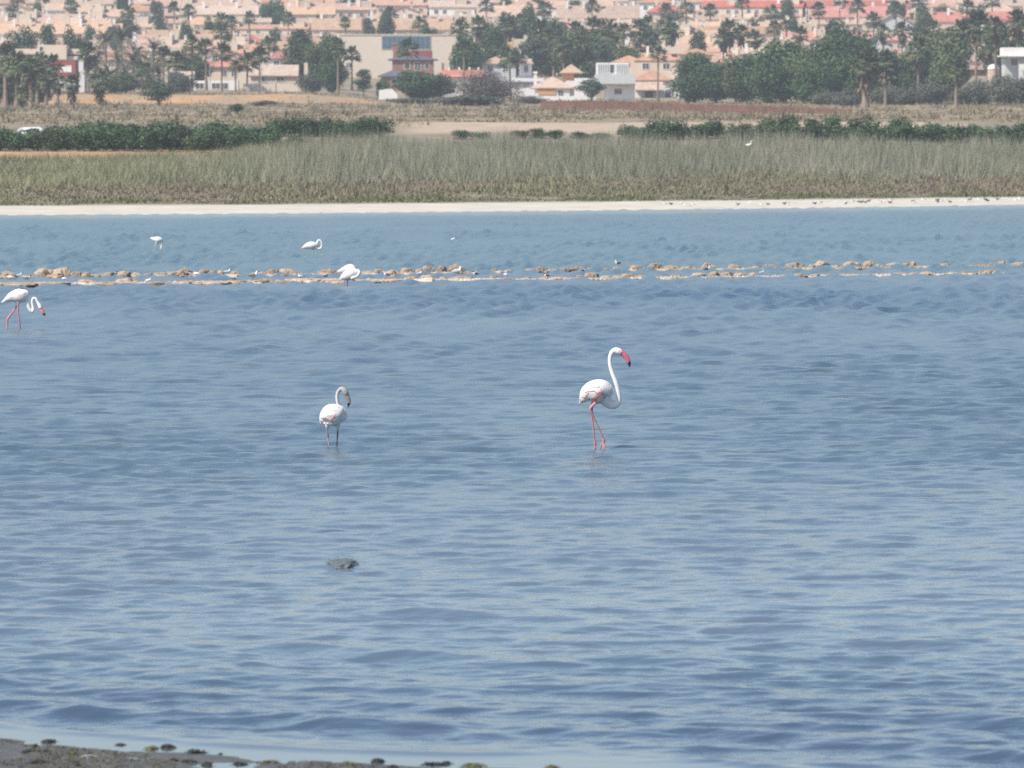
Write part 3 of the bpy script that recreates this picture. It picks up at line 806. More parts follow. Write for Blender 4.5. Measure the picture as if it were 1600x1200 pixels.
# broadleaf trees: kind, u, top row, distance, width px, name, label
for kd, u, vt, d, w, nm, lb in [
    ('round', 1085, 90, 1195, 80, 'broadleaf_tree', 'dark round broadleaf tree over the brown fence beside the tiled villa'),
    ('round', 1160, 86, 1190, 90, 'broadleaf_tree', 'dark broadleaf tree behind the fence between round tree and yellow green tree'),
    ('mid', 1150, 104, 1165, 46, 'broadleaf_tree', 'small yellow green tree pressed against the big dark trees'),
    ('round', 1225, 62, 1200, 120, 'broadleaf_tree', 'huge dark green broadleaf tree rising above all its neighbours'),
    ('round', 1298, 66, 1185, 110, 'broadleaf_tree', 'massive green broadleaf tree behind the end of the fence'),
    ('round', 1365, 72, 1200, 90, 'broadleaf_tree', 'dark broadleaf tree behind the large shaggy palm'),
    ('round', 1200, 96, 1160, 70, 'broadleaf_tree', 'low dark tree in front of the huge broadleaf tree'),
    ('mid', 1255, 80, 1165, 70, 'broadleaf_tree', 'mid green tree in front of the massive broadleaf tree'),
    ('round', 1118, 100, 1180, 70, 'broadleaf_tree', 'dark tree filling the space beside the yellow green tree'),
    ('round', 1330, 92, 1170, 80, 'broadleaf_tree', 'low dark tree between the massive tree and the large shaggy palm'),
    ('round', 1270, 104, 1150, 70, 'broadleaf_tree', 'lowest dark tree leaning over the end of the fence'),
    ('mid', 1475, 84, 1190, 60, 'broadleaf_tree', 'leafy mid green tree behind the lone bare palm'),
    ('round', 1430, 74, 1240, 60, 'broadleaf_tree', 'dark tree behind the palm with reddish trunk'),
    ('round', 660, 110, 1215, 84, 'broadleaf_tree', 'broad dark dome shaped tree before the brick house'),
    ('mid', 700, 124, 1225, 40, 'broadleaf_tree', 'small green tree beside the white picket fence'),
    ('round', 728, 64, 1330, 56, 'broadleaf_tree', 'dark tree at the end of the large tan building'),
    ('round', 770, 52, 1400, 60, 'broadleaf_tree', 'dark tree between the tan building and the grove'),
    ('pine', 925, 120, 1215, 44, 'broadleaf_tree', 'dark grey green bushy tree in front of the white modern house'),
    ('pine', 568, 108, 1240, 28, 'broadleaf_tree', 'small dark pointed tree before the tan building wall'),
    ('mid', 598, 124, 1245, 24, 'broadleaf_tree', 'small round green bush tree beside the brick house wing'),
    ('mid', 490, 70, 1290, 50, 'broadleaf_tree', 'tall mid green tree beside the tan building corner'),
    ('round', 515, 62, 1300, 56, 'broadleaf_tree', 'tall dark tree touching the tan building corner'),
    ('round', 520, 96, 1255, 44, 'broadleaf_tree', 'lower dark tree at the foot of the tan building corner'),
    ('olive', 485, 120, 1240, 46, 'broadleaf_tree', 'grey green bush under the tall trees by the tan building'),
    ('pine', 248, 122, 1085, 60, 'juniper_tree', 'dark spreading juniper tree alone on the dry slope'),
    ('round', 368, 162, 930, 24, 'round_bush', 'small dark round bush on the dry slope above the citrus trees'),
    ('olive', 415, 160, 1090, 60, 'low_bush', 'low grey green bush below the orange earth bank'),
    ('twiggy', 770, 112, 1200, 130, 'brown_thicket', 'big brown half bare thicket beside the dome shaped tree'),
    ('twiggy', 835, 150, 1150, 70, 'brown_thicket', 'low brown thicket at the start of the fence'),
    ('olive', 735, 150, 1120, 150, 'low_bush', 'wide grey green bush spreading below the brown thicket'),
    ('olive', 640, 154, 1150, 80, 'low_bush', 'grey green bush below the dome shaped tree'),
    ('mid', 900, 50, 1390, 80, 'broadleaf_tree', 'broad mid green tree behind the cupola house'),
    ('pine', 835, 60, 1400, 60, 'pine_tree', 'tall dark pine behind the white turret house'),
    ('pine', 795, 66, 1380, 50, 'pine_tree', 'dark pine behind the gabled cream house'),
    ('mid', 980, 72, 1360, 50, 'broadleaf_tree', 'mid green tree behind the tiled villa chimney'),
    ('pine', 945, 66, 1370, 46, 'pine_tree', 'dark pine behind the white modern house'),
    ('round', 860, 38, 1470, 70, 'broadleaf_tree', 'dark round tree at the top of the grove'),
    ('pine', 820, 20, 1500, 54, 'pine_tree', 'pointed dark pine standing above the grove'),
    ('round', 930, 42, 1460, 70, 'broadleaf_tree', 'dark tree in the middle of the grove of palms'),
    ('pine', 1010, 44, 1450, 60, 'pine_tree', 'dark pine at the right end of the palm grove'),
    ('mid', 760, 36, 1470, 46, 'broadleaf_tree', 'mid green tree at the left end of the palm grove'),
    ('pine', 1090, 48, 1400, 34, 'pine_tree', 'small dark pine among the pale terraces'),
    ('round', 1320, 40, 1300, 90, 'broadleaf_tree', 'dark tree behind the massive broadleaf tree'),
    ('mid', 1480, 44, 1290, 90, 'broadleaf_tree', 'mid green tree behind the palms near the grey gable'),
    ('pine', 1560, 40, 1290, 60, 'pine_tree', 'dark pine behind the white house'),
    ('round', 1595, 60, 1290, 50, 'broadleaf_tree', 'dark tree above the white house'),
    ('pine', 35, 36, 1330, 56, 'pine_tree', 'tall dark araucaria like pine behind the red house'),
    ('pine', 75, 38, 1340, 32, 'pine_tree', 'slim dark pine behind the cream box house'),
    ('round', 115, 50, 1350, 46, 'broadleaf_tree', 'dark tree behind the white wall near the date palms'),
    ('round', 12, 100, 1120, 50, 'broadleaf_tree', 'dark tree inside the clump of shaggy palms'),
    ('round', 60, 118, 1140, 44, 'broadleaf_tree', 'dark bush tree between the trunks of the shaggy palms'),
    ('mid', 190, 116, 1230, 60, 'broadleaf_tree', 'green bush tree under the low date palms'),
    ('olive', 285, 118, 1240, 50, 'low_bush', 'grey green bush at the end of the date palm grove'),
    ('mid', 300, 84, 1330, 60, 'broadleaf_tree', 'mid green tree behind the row of fan palms'),
    ('round', 470, 56, 1400, 60, 'broadleaf_tree', 'dark tree behind the small hip roofed house'),
    ('pine', 553, -20, 1900, 44, 'pine_tree', 'big dark pine high on the hillside behind the long roofs'),
    ('pine', 245, 2, 1750, 26, 'pine_tree', 'dark pine between the long peach roofs'),
    ('round', 605, -10, 1950, 36, 'broadleaf_tree', 'dark tree above the red roofed terraces'),
    ('round', 700, -14, 2050, 60, 'broadleaf_tree', 'dark tree on the hilltop behind the bell tower'),
    ('pine', 1100, -20, 2080, 70, 'pine_tree', 'broad dark pine high above the pale terraces'),
    ('pine', 1360, -16, 2050, 60, 'pine_tree', 'broad dark pine above the red roofs'),
    ('pine', 175, 40, 1450, 34, 'pine_tree', 'dark pine above the date palms')]:
    tree_px(kd, nm, lb, u, vt, d, w)
for u, vt, d, w in [(1295, 146, 1120, 60), (1335, 142, 1125, 56), (1390, 136, 1120, 70), (1420, 142, 1110, 60), (1455, 132, 1120, 70), (1500, 140, 1130, 50), (1530, 128, 1130, 60), (1570, 124, 1120, 70), (1600, 126, 1115, 60), (1330, 150, 1090, 50)]:
    tree_px('olive', 'olive_tree', 'grey green olive tree in the low row behind the dry verge', u, vt, d, w, 'olive trees behind the verge')
for u, vt, d, w in [(250, 20, 1650, 24), (140, 36, 1560, 26), (60, 8, 1800, 26), (430, 40, 1560, 24), (575, 28, 1620, 26), (600, 34, 1560, 24), (670, 40, 1540, 34), (1175, 24, 1650, 24), (1240, 30, 1600, 22), (500, 22, 1750, 20), (330, 30, 1600, 30), (290, 36, 1530, 26), (1300, 30, 1560, 26), (1530, 10, 1700, 30), (740, 46, 1540, 24), (1060, 14, 1750, 26), (1470, 4, 1800, 34), (900, 0, 1900, 30), (790, 0, 1950, 30), (400, -4, 2000, 30), (180, -4, 1950, 30), (30, -6, 2000, 40), (1230, 2, 1850, 30), (1570, -6, 1950, 40)]:
    tree_px('pine' if R.random() < 0.5 else 'round', 'garden_tree', 'small dark garden tree between the hillside roofs', u, vt, d, w, 'garden trees on the hillside')
for u, vt, d, w in [(295, 8, 1640, 22), (272, 4, 1680, 20), (345, 22, 1560, 24), (362, 26, 1540, 24), (540, 28, 1560, 20), (655, 28, 1560, 22), (1072, 4, 1720, 24), (1280, 6, 1640, 24), (1205, 10, 1660, 26), (1230, 32, 1540, 22), (1436, -6, 1700, 24), (1442, 10, 1600, 22), (1210, 34, 1500, 26), (110, 0, 1800, 24), (20, 10, 1700, 24), (450, 20, 1650, 22), (610, 12, 1700, 20), (850, 4, 1700, 26), (925, 0, 1760, 24), (1110, 8, 1700, 22), (1340, 0, 1760, 26), (1400, 4, 1720, 22), (1510, 2, 1700, 26), (1550, -8, 1800, 24), (200, 10, 1700, 24), (390, 20, 1620, 22), (760, 0, 1800, 24), (1160, -4, 1800, 24)]:
    palm_px('fan', u, vt, None, w, 'small fan palm standing among the hillside roofs', 'palms among the hillside roofs', d, 0.25)

for i in range(26):
    u = R.uniform(0, 1600); d = R.uniform(1480, 2100); x, _ = px(u, 50, d)
    if R.random() < .5:
        put_tree('round' if R.random() < .6 else 'pine', 'garden_tree', 'small dark garden tree between the hillside roofs', x, d, R.uniform(6.5, 10), R.uniform(4, 7.5), 'garden trees on the hillside')
    else:
        palm('fan', x, d, R.uniform(7.5, 11), R.uniform(1.8, 2.4), 'small fan palm standing among the hillside roofs', 'palms among the hillside roofs')
# citrus orchard
def citrus(u, d, hs=1.0, lab='', grp=''):
    x, _ = px(u, 200, d)
    o = put_tree('citrus', 'citrus_tree', lab, x, d, 2.6 * hs, 3.1 * R.uniform(0.9, 1.15) * (0.6 + 0.4 * min(1.0, hs)), grp)
    o['category'] = 'citrus tree'
for row, d in enumerate((627, 632.0, 637)):
    for u in np.arange(-30 + 18 * row, 470 - 60 * row + 100 * (row == 2), 30):
        if row == 2 and u < 90:
            continue
        citrus(u + R.uniform(-6, 6), d + R.uniform(-1, 1), (0.84 + 0.08 * row) * R.uniform(0.93, 1.08) * (0.88 if u < 85 else 1.0 if u < 380 else 0.8), ['dark green citrus tree in the orchard row bordering the orange soil', 'dark green citrus tree in the middle row of the orchard', 'dark green citrus tree in the back row of the orchard'][row], ['citrus front row', 'citrus middle row', 'citrus back row'][row])
for u in list(range(430, 610, 15)):
    citrus(u, 668 + R.uniform(-3, 3), R.uniform(0.62, 0.8), 'low dark citrus bush trailing off behind the reeds', 'low citrus bushes behind the reeds')
for u in [720, 750, 812, 840, 868, 905, 930, 940]:
    citrus(u + R.uniform(-5, 5), 668 + R.uniform(-3, 3), R.uniform(0.30, 0.42), 'small green citrus bush at the edge of the pale track', 'small bushes at the edge of the pale track')
for u in list(range(985, 1130, 17)) + [1150, 1165]:
    citrus(u + R.uniform(-5, 5), 676 + R.uniform(-4, 4), R.uniform(0.5, 0.8), 'green citrus tree along the pale track below the fence', 'citrus trees below the fence')
for d in (672, 680):
    for u in range(1180, 1640, 33):
        citrus(u + R.uniform(-7, 7) + (d - 672) * 2, d, R.uniform(0.68, 0.95), 'green citrus tree in the thick row below the olive trees', 'citrus trees below the olive trees')

# ------------------------------------------------------------------ houses
WIN = {}
def window_meshes(w, h):
    k = (w, h)
    if k not in WIN:
        f = MB(); t = 0.1
        f.box(-w / 2 - t, w / 2 + t, -0.07, 0.05, -t, 0.0); f.box(-w / 2 - t, w / 2 + t, -0.07, 0.05, h, h + t)
        f.box(-w / 2 - t, -w / 2, -0.07, 0.05, 0.0, h); f.box(w / 2, w / 2 + t, -0.07, 0.05, 0.0, h); f.box(-0.04, 0.04, -0.05, 0.04, 0.0, h)
        p = MB().box(-w / 2, w / 2, -0.02, 0.05, 0.0, h)
        WIN[k] = (f.mesh('window_frame', M['white']), p.mesh('window_pane', M['dark']))
    return WIN[k]
def add_window(root, x, y, z, w=1.2, h=1.3, pane=True):
    fr, pn = window_meshes(w, h)
    f = part('window', fr, root, (x, y, z))
    if pane:
        part('pane', pn, f)
    return f
def chimney_mesh(name, mat, w=0.7, h=1.6):
    mb = MB().box(-w / 2, w / 2, -w / 2, w / 2, -1.2, h).box(-w * .7, w * .7, -w * .7, w * .7, h, h + 0.14)
    mb.box(-w * .35, w * .35, -w * .35, w * .35, h + 0.14, h + 0.4).box(-w * .6, w * .6, -w * .6, w * .6, h + 0.4, h + 0.5)
    return mb.mesh(name, mat)
CHIM = {'white': chimney_mesh('white_chimney', M['white']), 'cream': chimney_mesh('cream_chimney', M['cream'])}
def house(name, x, y, rz, z=None):
    return link(name, None, None, (x, y, gz(x, y) if z is None else z), rz)

# hillside terraces and villas: prototypes first, then copies row by row
def proto_row(roof, wallm, L, units, hue):
    r = link('terraced_house', None)
    D, H = 9.0, 5.6
    w = MB().box(-L / 2, L / 2, 0, D, -4, H)
    for i in range(units + 1):
        xx = -L / 2 + L * i / units
        w.box(xx - 0.16, xx + 0.16, -2.6, 0.1, -4, 3.4)
    w.poly([(-L / 2, 0, H), (-L / 2, D, H), (-L / 2, D / 2, H + 1.9), (L / 2, 0, H), (L / 2, D, H), (L / 2, D / 2, H + 1.9)], [(0, 2, 1), (3, 4, 5)])
    part('wall', w.mesh('row_wall', wallm), r)
    rf = part('roof', MB().gable_x(-L / 2, L / 2, 0, D, H + 0.12, 2.0, 0.35).mesh('row_roof', roof), r)
    pr = MB().gable_x(-L / 2, L / 2, -2.7, -0.05, 2.75, 0.5, 0.1)
    part('porch_roof', pr.mesh('row_porch_roof', roof), r)
    for i in range(units):
        xx = -L / 2 + L * (i + 0.5) / units
        part('chimney', CHIM['white' if hue else 'cream'], r, (xx + (1.6 if i % 2 else -1.6), D * (0.30 if i % 2 else 0.62), H + 1.5), 0, R.uniform(0.8, 1.2))
        if i % 3 == 1:
            t = MB().box(-1.5, 1.5, -0.5, 3.0, -1.6, 1.7).box(-1.75, -1.5, -0.6, 3.1, -1.6, 2.1).box(1.5, 1.75, -0.6, 3.1, -1.6, 2.1)
            part('roof_terrace', t.mesh('roof_terrace', M['cream']), r, (xx + 0.2, D * 0.22, H + 1.1))
        add_window(r, xx - 1.2, 0, 3.7, 1.1, 1.2, True)
        add_window(r, xx + 1.3, 0, 3.7, 1.1, 1.2, True)
    return r
def proto_villa(roof, wallm):
    r = link('villa', None)
    part('wall', MB().box(-5, 5, 0, 9, -4, 5.8).box(5.0, 9.0, 2, 8, -4, 3.2).mesh('villa_wall', wallm), r)
    part('roof', MB().hip(-5, 5, 0, 9, 5.9, 2.2).hip(5.3, 9.0, 2, 8, 3.3, 1.3, 0.4).mesh('villa_roof', roof), r)
    part('chimney', CHIM['white'], r, (-2.5, 5.5, 7.2)); part('chimney', CHIM['white'], r, (6.9, 5.2, 4.2))
    for xx in (-3, 0, 3):
        add_window(r, xx, 0, 3.7)
    add_window(r, 7, 2, 1.2)
    return r
def proto_gable(roof, wallm):
    r = link('gabled_house', None)
    w = MB().box(-4.5, 4.5, 0, 11, -4, 5.4)
    w.poly([(-4.5, 0, 5.4), (4.5, 0, 5.4), (0, 0, 7.3), (-4.5, 11, 5.4), (4.5, 11, 5.4), (0, 11, 7.3)], [(0, 1, 2), (3, 5, 4)])
    part('wall', w.mesh('gable_wall', wallm), r)
    part('roof', MB().gable_y(-4.5, 4.5, 0, 11, 5.42, 2.0, 0.4).mesh('gable_roof', roof), r)
    part('chimney', CHIM['cream'], r, (2.2, 5, 6.6))
    add_window(r, -2, 0, 3.6); add_window(r, 2, 0, 3.6); add_window(r, 0, 0, 5.6, 0.6, 0.7)
    return r
PROTO = []
for rn, rm in (('peach', 'peach'), ('red', 'red'), ('terracotta', 'terra')):
    PROTO.append((proto_row(M[rm], M['cream'], 30.0, 5, 1), 15.0, rn, f'long terraced row with {rn} tiled roof and small chimneys on the hillside', 'terraced house', f'{rn} roofed terraced rows on the hillside'))
    PROTO.append((proto_row(M[rm], M['white'], 18.0, 3, 0), 9.0, rn, f'short white terraced row with {rn} tiled roof on the hillside', 'terraced house', f'short {rn} roofed rows on the hillside'))
    PROTO.append((proto_villa(M[rm], M['white']), 7.5, rn, f'white villa with {rn} hip roof on the hillside', 'villa', f'{rn} roofed villas on the hillside'))
    PROTO.append((proto_gable(M[rm], M['cream']), 5.0, rn, f'cream house with {rn} gable facing the lagoon on the hillside', 'house', f'{rn} gabled houses on the hillside'))
used = set()
HR = random.Random(19)
def stand(u, v_top, height, d0=1380.0):
    """Distance on the slope at which a building of this height tops out at row v_top."""
    for dd in np.arange(d0, 2400, 5.0):
        xq, zq = px(u, v_top, dd)
        if zq - gz(xq, dd) <= height:
            return float(dd)
    return 2400.0
LONG = [(276, 404, 22, 8, 'peach', 'cream', 'very long cream terrace with flat peach roof above the fan palms'),
        (410, 524, 22, 10, 'peach', 'cream', 'long peach roofed terrace next to the very long cream terrace'),
        (-20, 190, 52, 36, 'peach', 'cream', 'wide peach roofed house spreading above the dark pines'),
        (1270, 1420, 26, 9, 'red', 'cream', 'long bright red roof with pale chimneys above the gable end'),
        (1440, 1590, 34, 18, 'red', 'white', 'broad red roof behind the tall dark palms'),
        (486, 705, 46, 28, 'peach', 'cream', 'long peach terrace roof just above the tan building'),
        (745, 840, 26, 8, 'peach', 'cream', 'ribbed peach roof beside the bell tower'),
        (870, 1000, 28, 8, 'peach', 'cream', 'wide peach roof spread above the palm grove'),
        (1010, 1066, 18, 2, 'red', 'cream', 'red hip roofed villa above the wide peach roof')]
LONG = [(*q[:4], stand((q[0] + q[1]) / 2, q[3], 7.4), *q[4:]) for q in LONG]
GABLES = [(1372, 1424, 36, 20, stand(1398, 20, 8.2), 'greyw', 'peach', 'pale grey gable end wall with small dark vent among red roofs'),
          (1344, 1392, 71, 57, stand(1368, 57, 8.2), 'greyw', 'slate', 'grey gabled house half sunk behind the big dark trees')]
TAKEN = [((q[0] - 800) / FPX * q[4], (q[1] - 800) / FPX * q[4], q[4]) for q in LONG + GABLES]
d = 1388.0
while d < 2330:
    xx = -0.088 * d - HR.uniform(0, 20)
    while xx < 0.09 * d:
        u = 800 + xx / d * FPX
        redzone = (1180 < u < 1600 and 1560 < d < 1750) or (580 < u < 720 and 1650 < d < 1900) or d > 2080
        pool = [p for p in PROTO if (p[2] == 'red') == (HR.random() < (0.75 if redzone else 0.10))] or PROTO
        wts = [4 if p[1] == 15 else 2 if p[1] == 9 else 1.2 for p in pool]
        p = HR.choices(pool, wts)[0]
        xc = xx + p[1]
        u = 800 + xc / d * FPX
        sq = 1.0
        for q in LONG + GABLES:
            if q[4] > d and u - p[1] / d * FPX < q[1] and u + 2.2 * p[1] / d * FPX > q[0]:
                for k_ in (1.0, 0.62, 0.4):
                    vtop = HORIZON - (gz(xc, d) + 7.6 * k_ - CAM_H) / d * FPX
                    if vtop > q[2] + 3:
                        break
                sq = min(sq, k_ if vtop > q[2] + 3 else 0.0)
        clash = sq == 0.0 or any(d - 22 < t_[2] < d + 16 and xc + p[1] > t_[0] - 1 and xc - p[1] < t_[1] + 1 for t_ in TAKEN)
        if not clash and not (-48 < xc < 2 and d < 1540) and not (d < 1460 and (u < 60 or 705 < u < 1010 or u > 1260)):
            if p[0].name not in used:
                used.add(p[0].name); o = p[0]
            else:
                o = copy_tree(p[0])
            o.location = (xc, d + HR.uniform(-9, 9), gz(xc, d) - HR.uniform(0.0, 0.6))
            o.rotation_euler = (0, 0, HR.gauss(0, 0.10)); o.scale = (1, 1, sq)
            tag(o, p[3], p[4], p[5])
        xx = (xc + p[1] + HR.choice([1.0, 1.5, 2.5, 5.0])) if not clash else xx + 6.0
    d += HR.uniform(44, 58)
for p in PROTO:
    if p[0].name not in used:
        for ch in [c for c in bpy.data.objects if c.parent and (c.parent == p[0] or c.parent.parent == p[0])]:
            bpy.data.objects.remove(ch)
        bpy.data.objects.remove(p[0])

# houses one can tell apart: each given by its picture columns and rows at the distance of its ground
def span(u0, u1, v0, v1, d):
    x0, z1 = px(u0, v0, d); x1, z0 = px(u1, v1, d)
    return x0, x1, z0, z1
def block(mb, u0, u1, v0, v1, d, depth, dy=0.0, drop=0.0):
    x0, x1, z0, z1 = span(u0, u1, v0, v1, d + dy)
    mb.box(x0, x1, d + dy, d + dy + depth, z0 - drop, z1)
    return mb
def root(name, u, d, label, cat):
    x, _ = px(u, 100, d)
    o = link(name, None, None, (x, d, gz(x, d)))
    tag(o, label, cat)
    return o
def wpart(name, mb, mat, parent):
    """Part built in world coordinates under a parent that stands elsewhere."""
    o = part(name, mb.mesh(name, mat), parent)
    o.location = tuple(-c for c in WORLD_OF(parent))
    return o
def WORLD_OF(o):
    p = Vector(o.location)
    while o.parent:
        o = o.parent; p += Vector(o.location)
    return p
def win_px(parent, u0, u1, v0, v1, y, name='window', mat='dark', bars=2, framemat='white'):
    """A window on a wall whose front face is at y."""
    x0, x1, z0, z1 = span(u0, u1, v0, v1, y)
    f = MB(); t = 0.09
    f.box(x0 - t, x1 + t, y - 0.07, y + 0.05, z0 - t, z0); f.box(x0 - t, x1 + t, y - 0.07, y + 0.05, z1, z1 + t)
    f.box(x0 - t, x0, y - 0.07, y + 0.05, z0, z1); f.box(x1, x1 + t, y - 0.07, y + 0.05, z0, z1)
    for k in range(1, bars):
        xm = x0 + (x1 - x0) * k / bars
        f.box(xm - 0.035, xm + 0.035, y - 0.05, y + 0.04, z0, z1)
    o = wpart(name, f, M[framemat], parent)
    for k in range(bars):
        a = x0 + (x1 - x0) * k / bars + (0.035 if k else 0); b = x0 + (x1 - x0) * (k + 1) / bars - (0.035 if k < bars - 1 else 0)
        wpart('pane', MB().box(a, b, y - 0.02, y + 0.05, z0, z1), M[mat], o)
    return o
def roof_px(kind, mb, u0, u1, v_eave, v_top, d, depth, dy=0.0, o=0.5):
    x0, x1, z0, z1 = span(u0, u1, v_top, v_eave, d + dy)
    h = z1 - z0
    getattr(mb, kind)(x0 + o, x1 - o, d + dy, d + dy + depth, z0 + 0.02, h, o)
    return mb

# large tan building with a dark glazed strip and bell tower
d = 1440
b = root('tan_building', 642, d, 'large plain tan building with a dark blue glazed strip along its top', 'building')
wpart('wall', block(MB(), 530, 757, 55, 135, d, 22, 0, 6), M['tan'], b)
mb = MB(); x0, x1, z0, z1 = span(530, 757, 54.0, 55.0, d); mb.box(x0 - .1, x1 + .1, d - .15, d + 22.1, z0, z1 + .1)
wpart('parapet', mb, M['cream'], b)
g0, g1, gb, gt = span(597, 672, 56.5, 76, d)
gl = part('glazed_strip', MB().box(g0 - .15, g1 + .15, d - .12, d + .02, gb - .15, gt + .15).mesh('glazed_frame', M['metal']), b)
gl.location = tuple(-c for c in WORLD_OF(b))
for i in range(10):
    for j in range(2):
        a = g0 + (g1 - g0) * i / 10 + .06; c = g0 + (g1 - g0) * (i + 1) / 10 - .06
        q0 = gb + (gt - gb) * j / 2 + .06; q1 = gb + (gt - gb) * (j + 1) / 2 - .06
        wpart('pane', MB().box(a, c, d - .17, d - .1, q0, q1), M['glass'], gl)
win_px(b, 541, 549, 98, 106, d)
for u in (744, 752):
    win_px(b, u, u + 4, 96, 106, d, bars=1)
d = 1475
b = root('bell_tower', 723, d, 'square tan bell tower with open belfry behind the large tan building', 'tower')
mb = MB()
block(mb, 710, 736, 40, 60, d, 4.0, 0, 12); block(mb, 710, 717, 15, 40, d, 4.0); block(mb, 729, 736, 15, 40, d, 4.0); block(mb, 710, 736, 13, 19, d - .02, 4.1)
wpart('wall', mb, M['cream'], b)
mb = MB(); x0, x1, z0, z1 = span(720, 726, 26, 34, d); mb.cyl((x0 + x1) / 2, d + 2, z0, z1, .55, .25, 12)
wpart('bell', mb, M['metal'], b)
mb = MB(); x0, x1, z0, z1 = span(709, 737, 11.5, 13, d); mb.box(x0, x1, d - .1, d + 4.2, z0, z1)
wpart('cap', mb, M['peach'], b)
# brick house with slate roofs
d = 1350
b = root('brick_house', 645, d, 'brown brick house with dark slate hip roofs before the tan building', 'house')
wpart('wall', block(block(MB(), 613, 677, 92, 125, d, 9, 0, 5), 596, 640, 118, 138, d - 5, 8, 0, 4), M['brick'], b)
rf = wpart('roof', roof_px('hip', roof_px('hip', MB(), 606, 684, 93, 84, d, 9), 590, 642, 119, 108, d - 5, 8), M['slate'], b)
wpart('upper_wall', block(MB(), 620, 675, 79, 90, d, 5, 2.5), M['redwall'], b)
wpart('chimney', block(block(MB(), 614, 621, 70, 92, d, 1.0, 1), 613, 622, 67, 70, d, 1.3, .85), M['brick'], b)
win_px(b, 648, 657, 98, 110, d, bars=2); win_px(b, 632, 640, 98, 108, d); win_px(b, 664, 670, 98, 108, d, bars=1)
win_px(b, 612, 622, 123, 131, d - 5)
wpart('garden_pillar', block(MB(), 690, 694, 98, 128, d - 3, .6, 0, 3), M['brick'], b)
# white modern house
d = 1235
b = root('modern_house', 960, d, 'white flat roofed modern house with slatted upper box and shaded overhang', 'house')
wpart('upper_box', block(MB(), 932, 983, 98, 117, d, 7, 0.6), M['white'], b)
for k in range(14):
    u = 934 + k * 3.6
    if 953 < u < 960:
        continue
    wpart('slat', block(MB(), u, u + 1.3, 99.5, 115.5, d, .12, .42), M['greyw'], b)
win_px(b, 953.5, 959.5, 101, 114, d + .6, bars=1)
wpart('overhang', block(MB(), 930, 993, 116.5, 131, d, 8, -1.2), M['greyw'], b)
wpart('wall', block(MB(), 946, 992, 131, 158, d, 7, .9, 2), M['white'], b)
win_px(b, 960, 971, 139, 147, d + .9, bars=3)
wpart('side_wall', block(MB(), 898, 930, 122, 158, d, 6, 2, 2), M['white'], b)
wpart('garden_wall', block(MB(), 845, 932, 150, 160, d, .3, -3.5, 2), M['white'], b)
# house with cupola
d = 1265
b = root('cupola_house', 872, d, 'tiled house with a small orange cupola tower and broad peach roof', 'house')
wpart('wall', block(block(MB(), 836, 890, 136, 158, d, 9, 0, 2), 884, 930, 126, 158, d, 6, 1, 2), M['white'], b)
wpart('orange_wall', block(MB(), 841, 868, 139, 148, d, .3, -.2), M['orange'], b)
wpart('roof', roof_px('hip', MB(), 828, 898, 137, 119, d, 9), M['peach'], b)
cu = wpart('cupola', block(MB(), 881, 897, 112, 126, d, 2.2, 3), M['orange'], b)
wpart('cupola_roof', roof_px('hip', MB(), 874, 911, 113.5, 100, d, 2.4, 2.9, 1.1), M['peach'], cu)
wpart('chimney', block(block(MB(), 834, 839, 115, 136, d, .7, 2), 833, 840, 111.5, 115, d, 1.0, 1.85), M['white'], b)
win_px(b, 872, 880, 141, 150, d); win_px(b, 906, 914, 136, 146, d + 1)
# blue roofed annex and turret
d = 1300
b = root('turret_house', 820, d, 'white turret house with little tiled cap beside the cupola house', 'house')
wpart('wall', block(block(MB(), 811, 831, 92, 118, d, 5, 0, 4), 800, 850, 122, 155, d - 8, 7, 0, 3), M['white'], b)
wpart('roof', roof_px('hip', MB(), 808, 834, 99, 86, d, 5), M['peach'], b)
wpart('annex_roof', roof_px('hip', MB(), 796, 856, 129, 117, d - 8, 7), M['slate'], b)
wpart('chimney', block(MB(), 810, 814, 77, 92, d, .7, 2), M['white'], b)
win_px(b, 819, 825, 102, 113, d)
d = 1330
b = root('hip_roofed_house', 775, d, 'cream house with broad pale hip roof beside the end of the tan building', 'house')
wpart('wall', block(MB(), 753, 806, 98, 125, d, 9, 0, 4), M['greyw'], b)
wpart('roof', roof_px('hip', MB(), 748, 812, 99, 86, d, 9), M['peach'], b)
win_px(b, 762, 770, 103, 112, d); win_px(b, 786, 794, 103, 112, d)
d = 1310
b = root('low_tiled_house', 715, d, 'low white house with pinkish tiled roof behind the dome shaped tree', 'house')
wpart('wall', block(MB(), 694, 752, 118, 140, d, 8, 0, 3), M['white'], b)
wpart('roof', roof_px('gable_x', MB(), 690, 756, 120, 109, d, 8), M['red'], b)
for u in (700, 716, 732, 746):
    wpart('chimney', block(MB(), u, u + 3, 105, 116, d, .6, 4), M['white'], b)
# tiled villa
d = 1285
b = root('tiled_villa', 1010, d, 'cream villa with several orange tiled roofs and an arched awning', 'villa')
wpart('wall', block(block(MB(), 985, 1062, 94, 158, d, 10, 0, 3), 960, 1000, 96, 120, d, 8, 1, 3), M['cream'], b)
wpart('lower_wall', block(MB(), 992, 1062, 124, 162, d - 6, 6, 0, 2), M['white'], b)
rf = wpart('roof', roof_px('hip', roof_px('hip', MB(), 955, 1010, 97, 86, d, 8, 1), 990, 1066, 94, 80, d, 10, 0.3), M['terra'], b)
wpart('chimney', block(MB(), 1010, 1014, 72, 90, d, .8, 4), M['white'], rf)
wpart('upper_storey', block(MB(), 1024, 1070, 73, 84, d, 5, 5), M['cream'], b)
wpart('lower_roof', roof_px('hip', MB(), 984, 1052, 125, 110, d - 6, 7), M['terra'], b)
wpart('awning', roof_px('gable_x', MB(), 993, 1036, 140, 128, d - 9, 2.5), M['peach'], b)
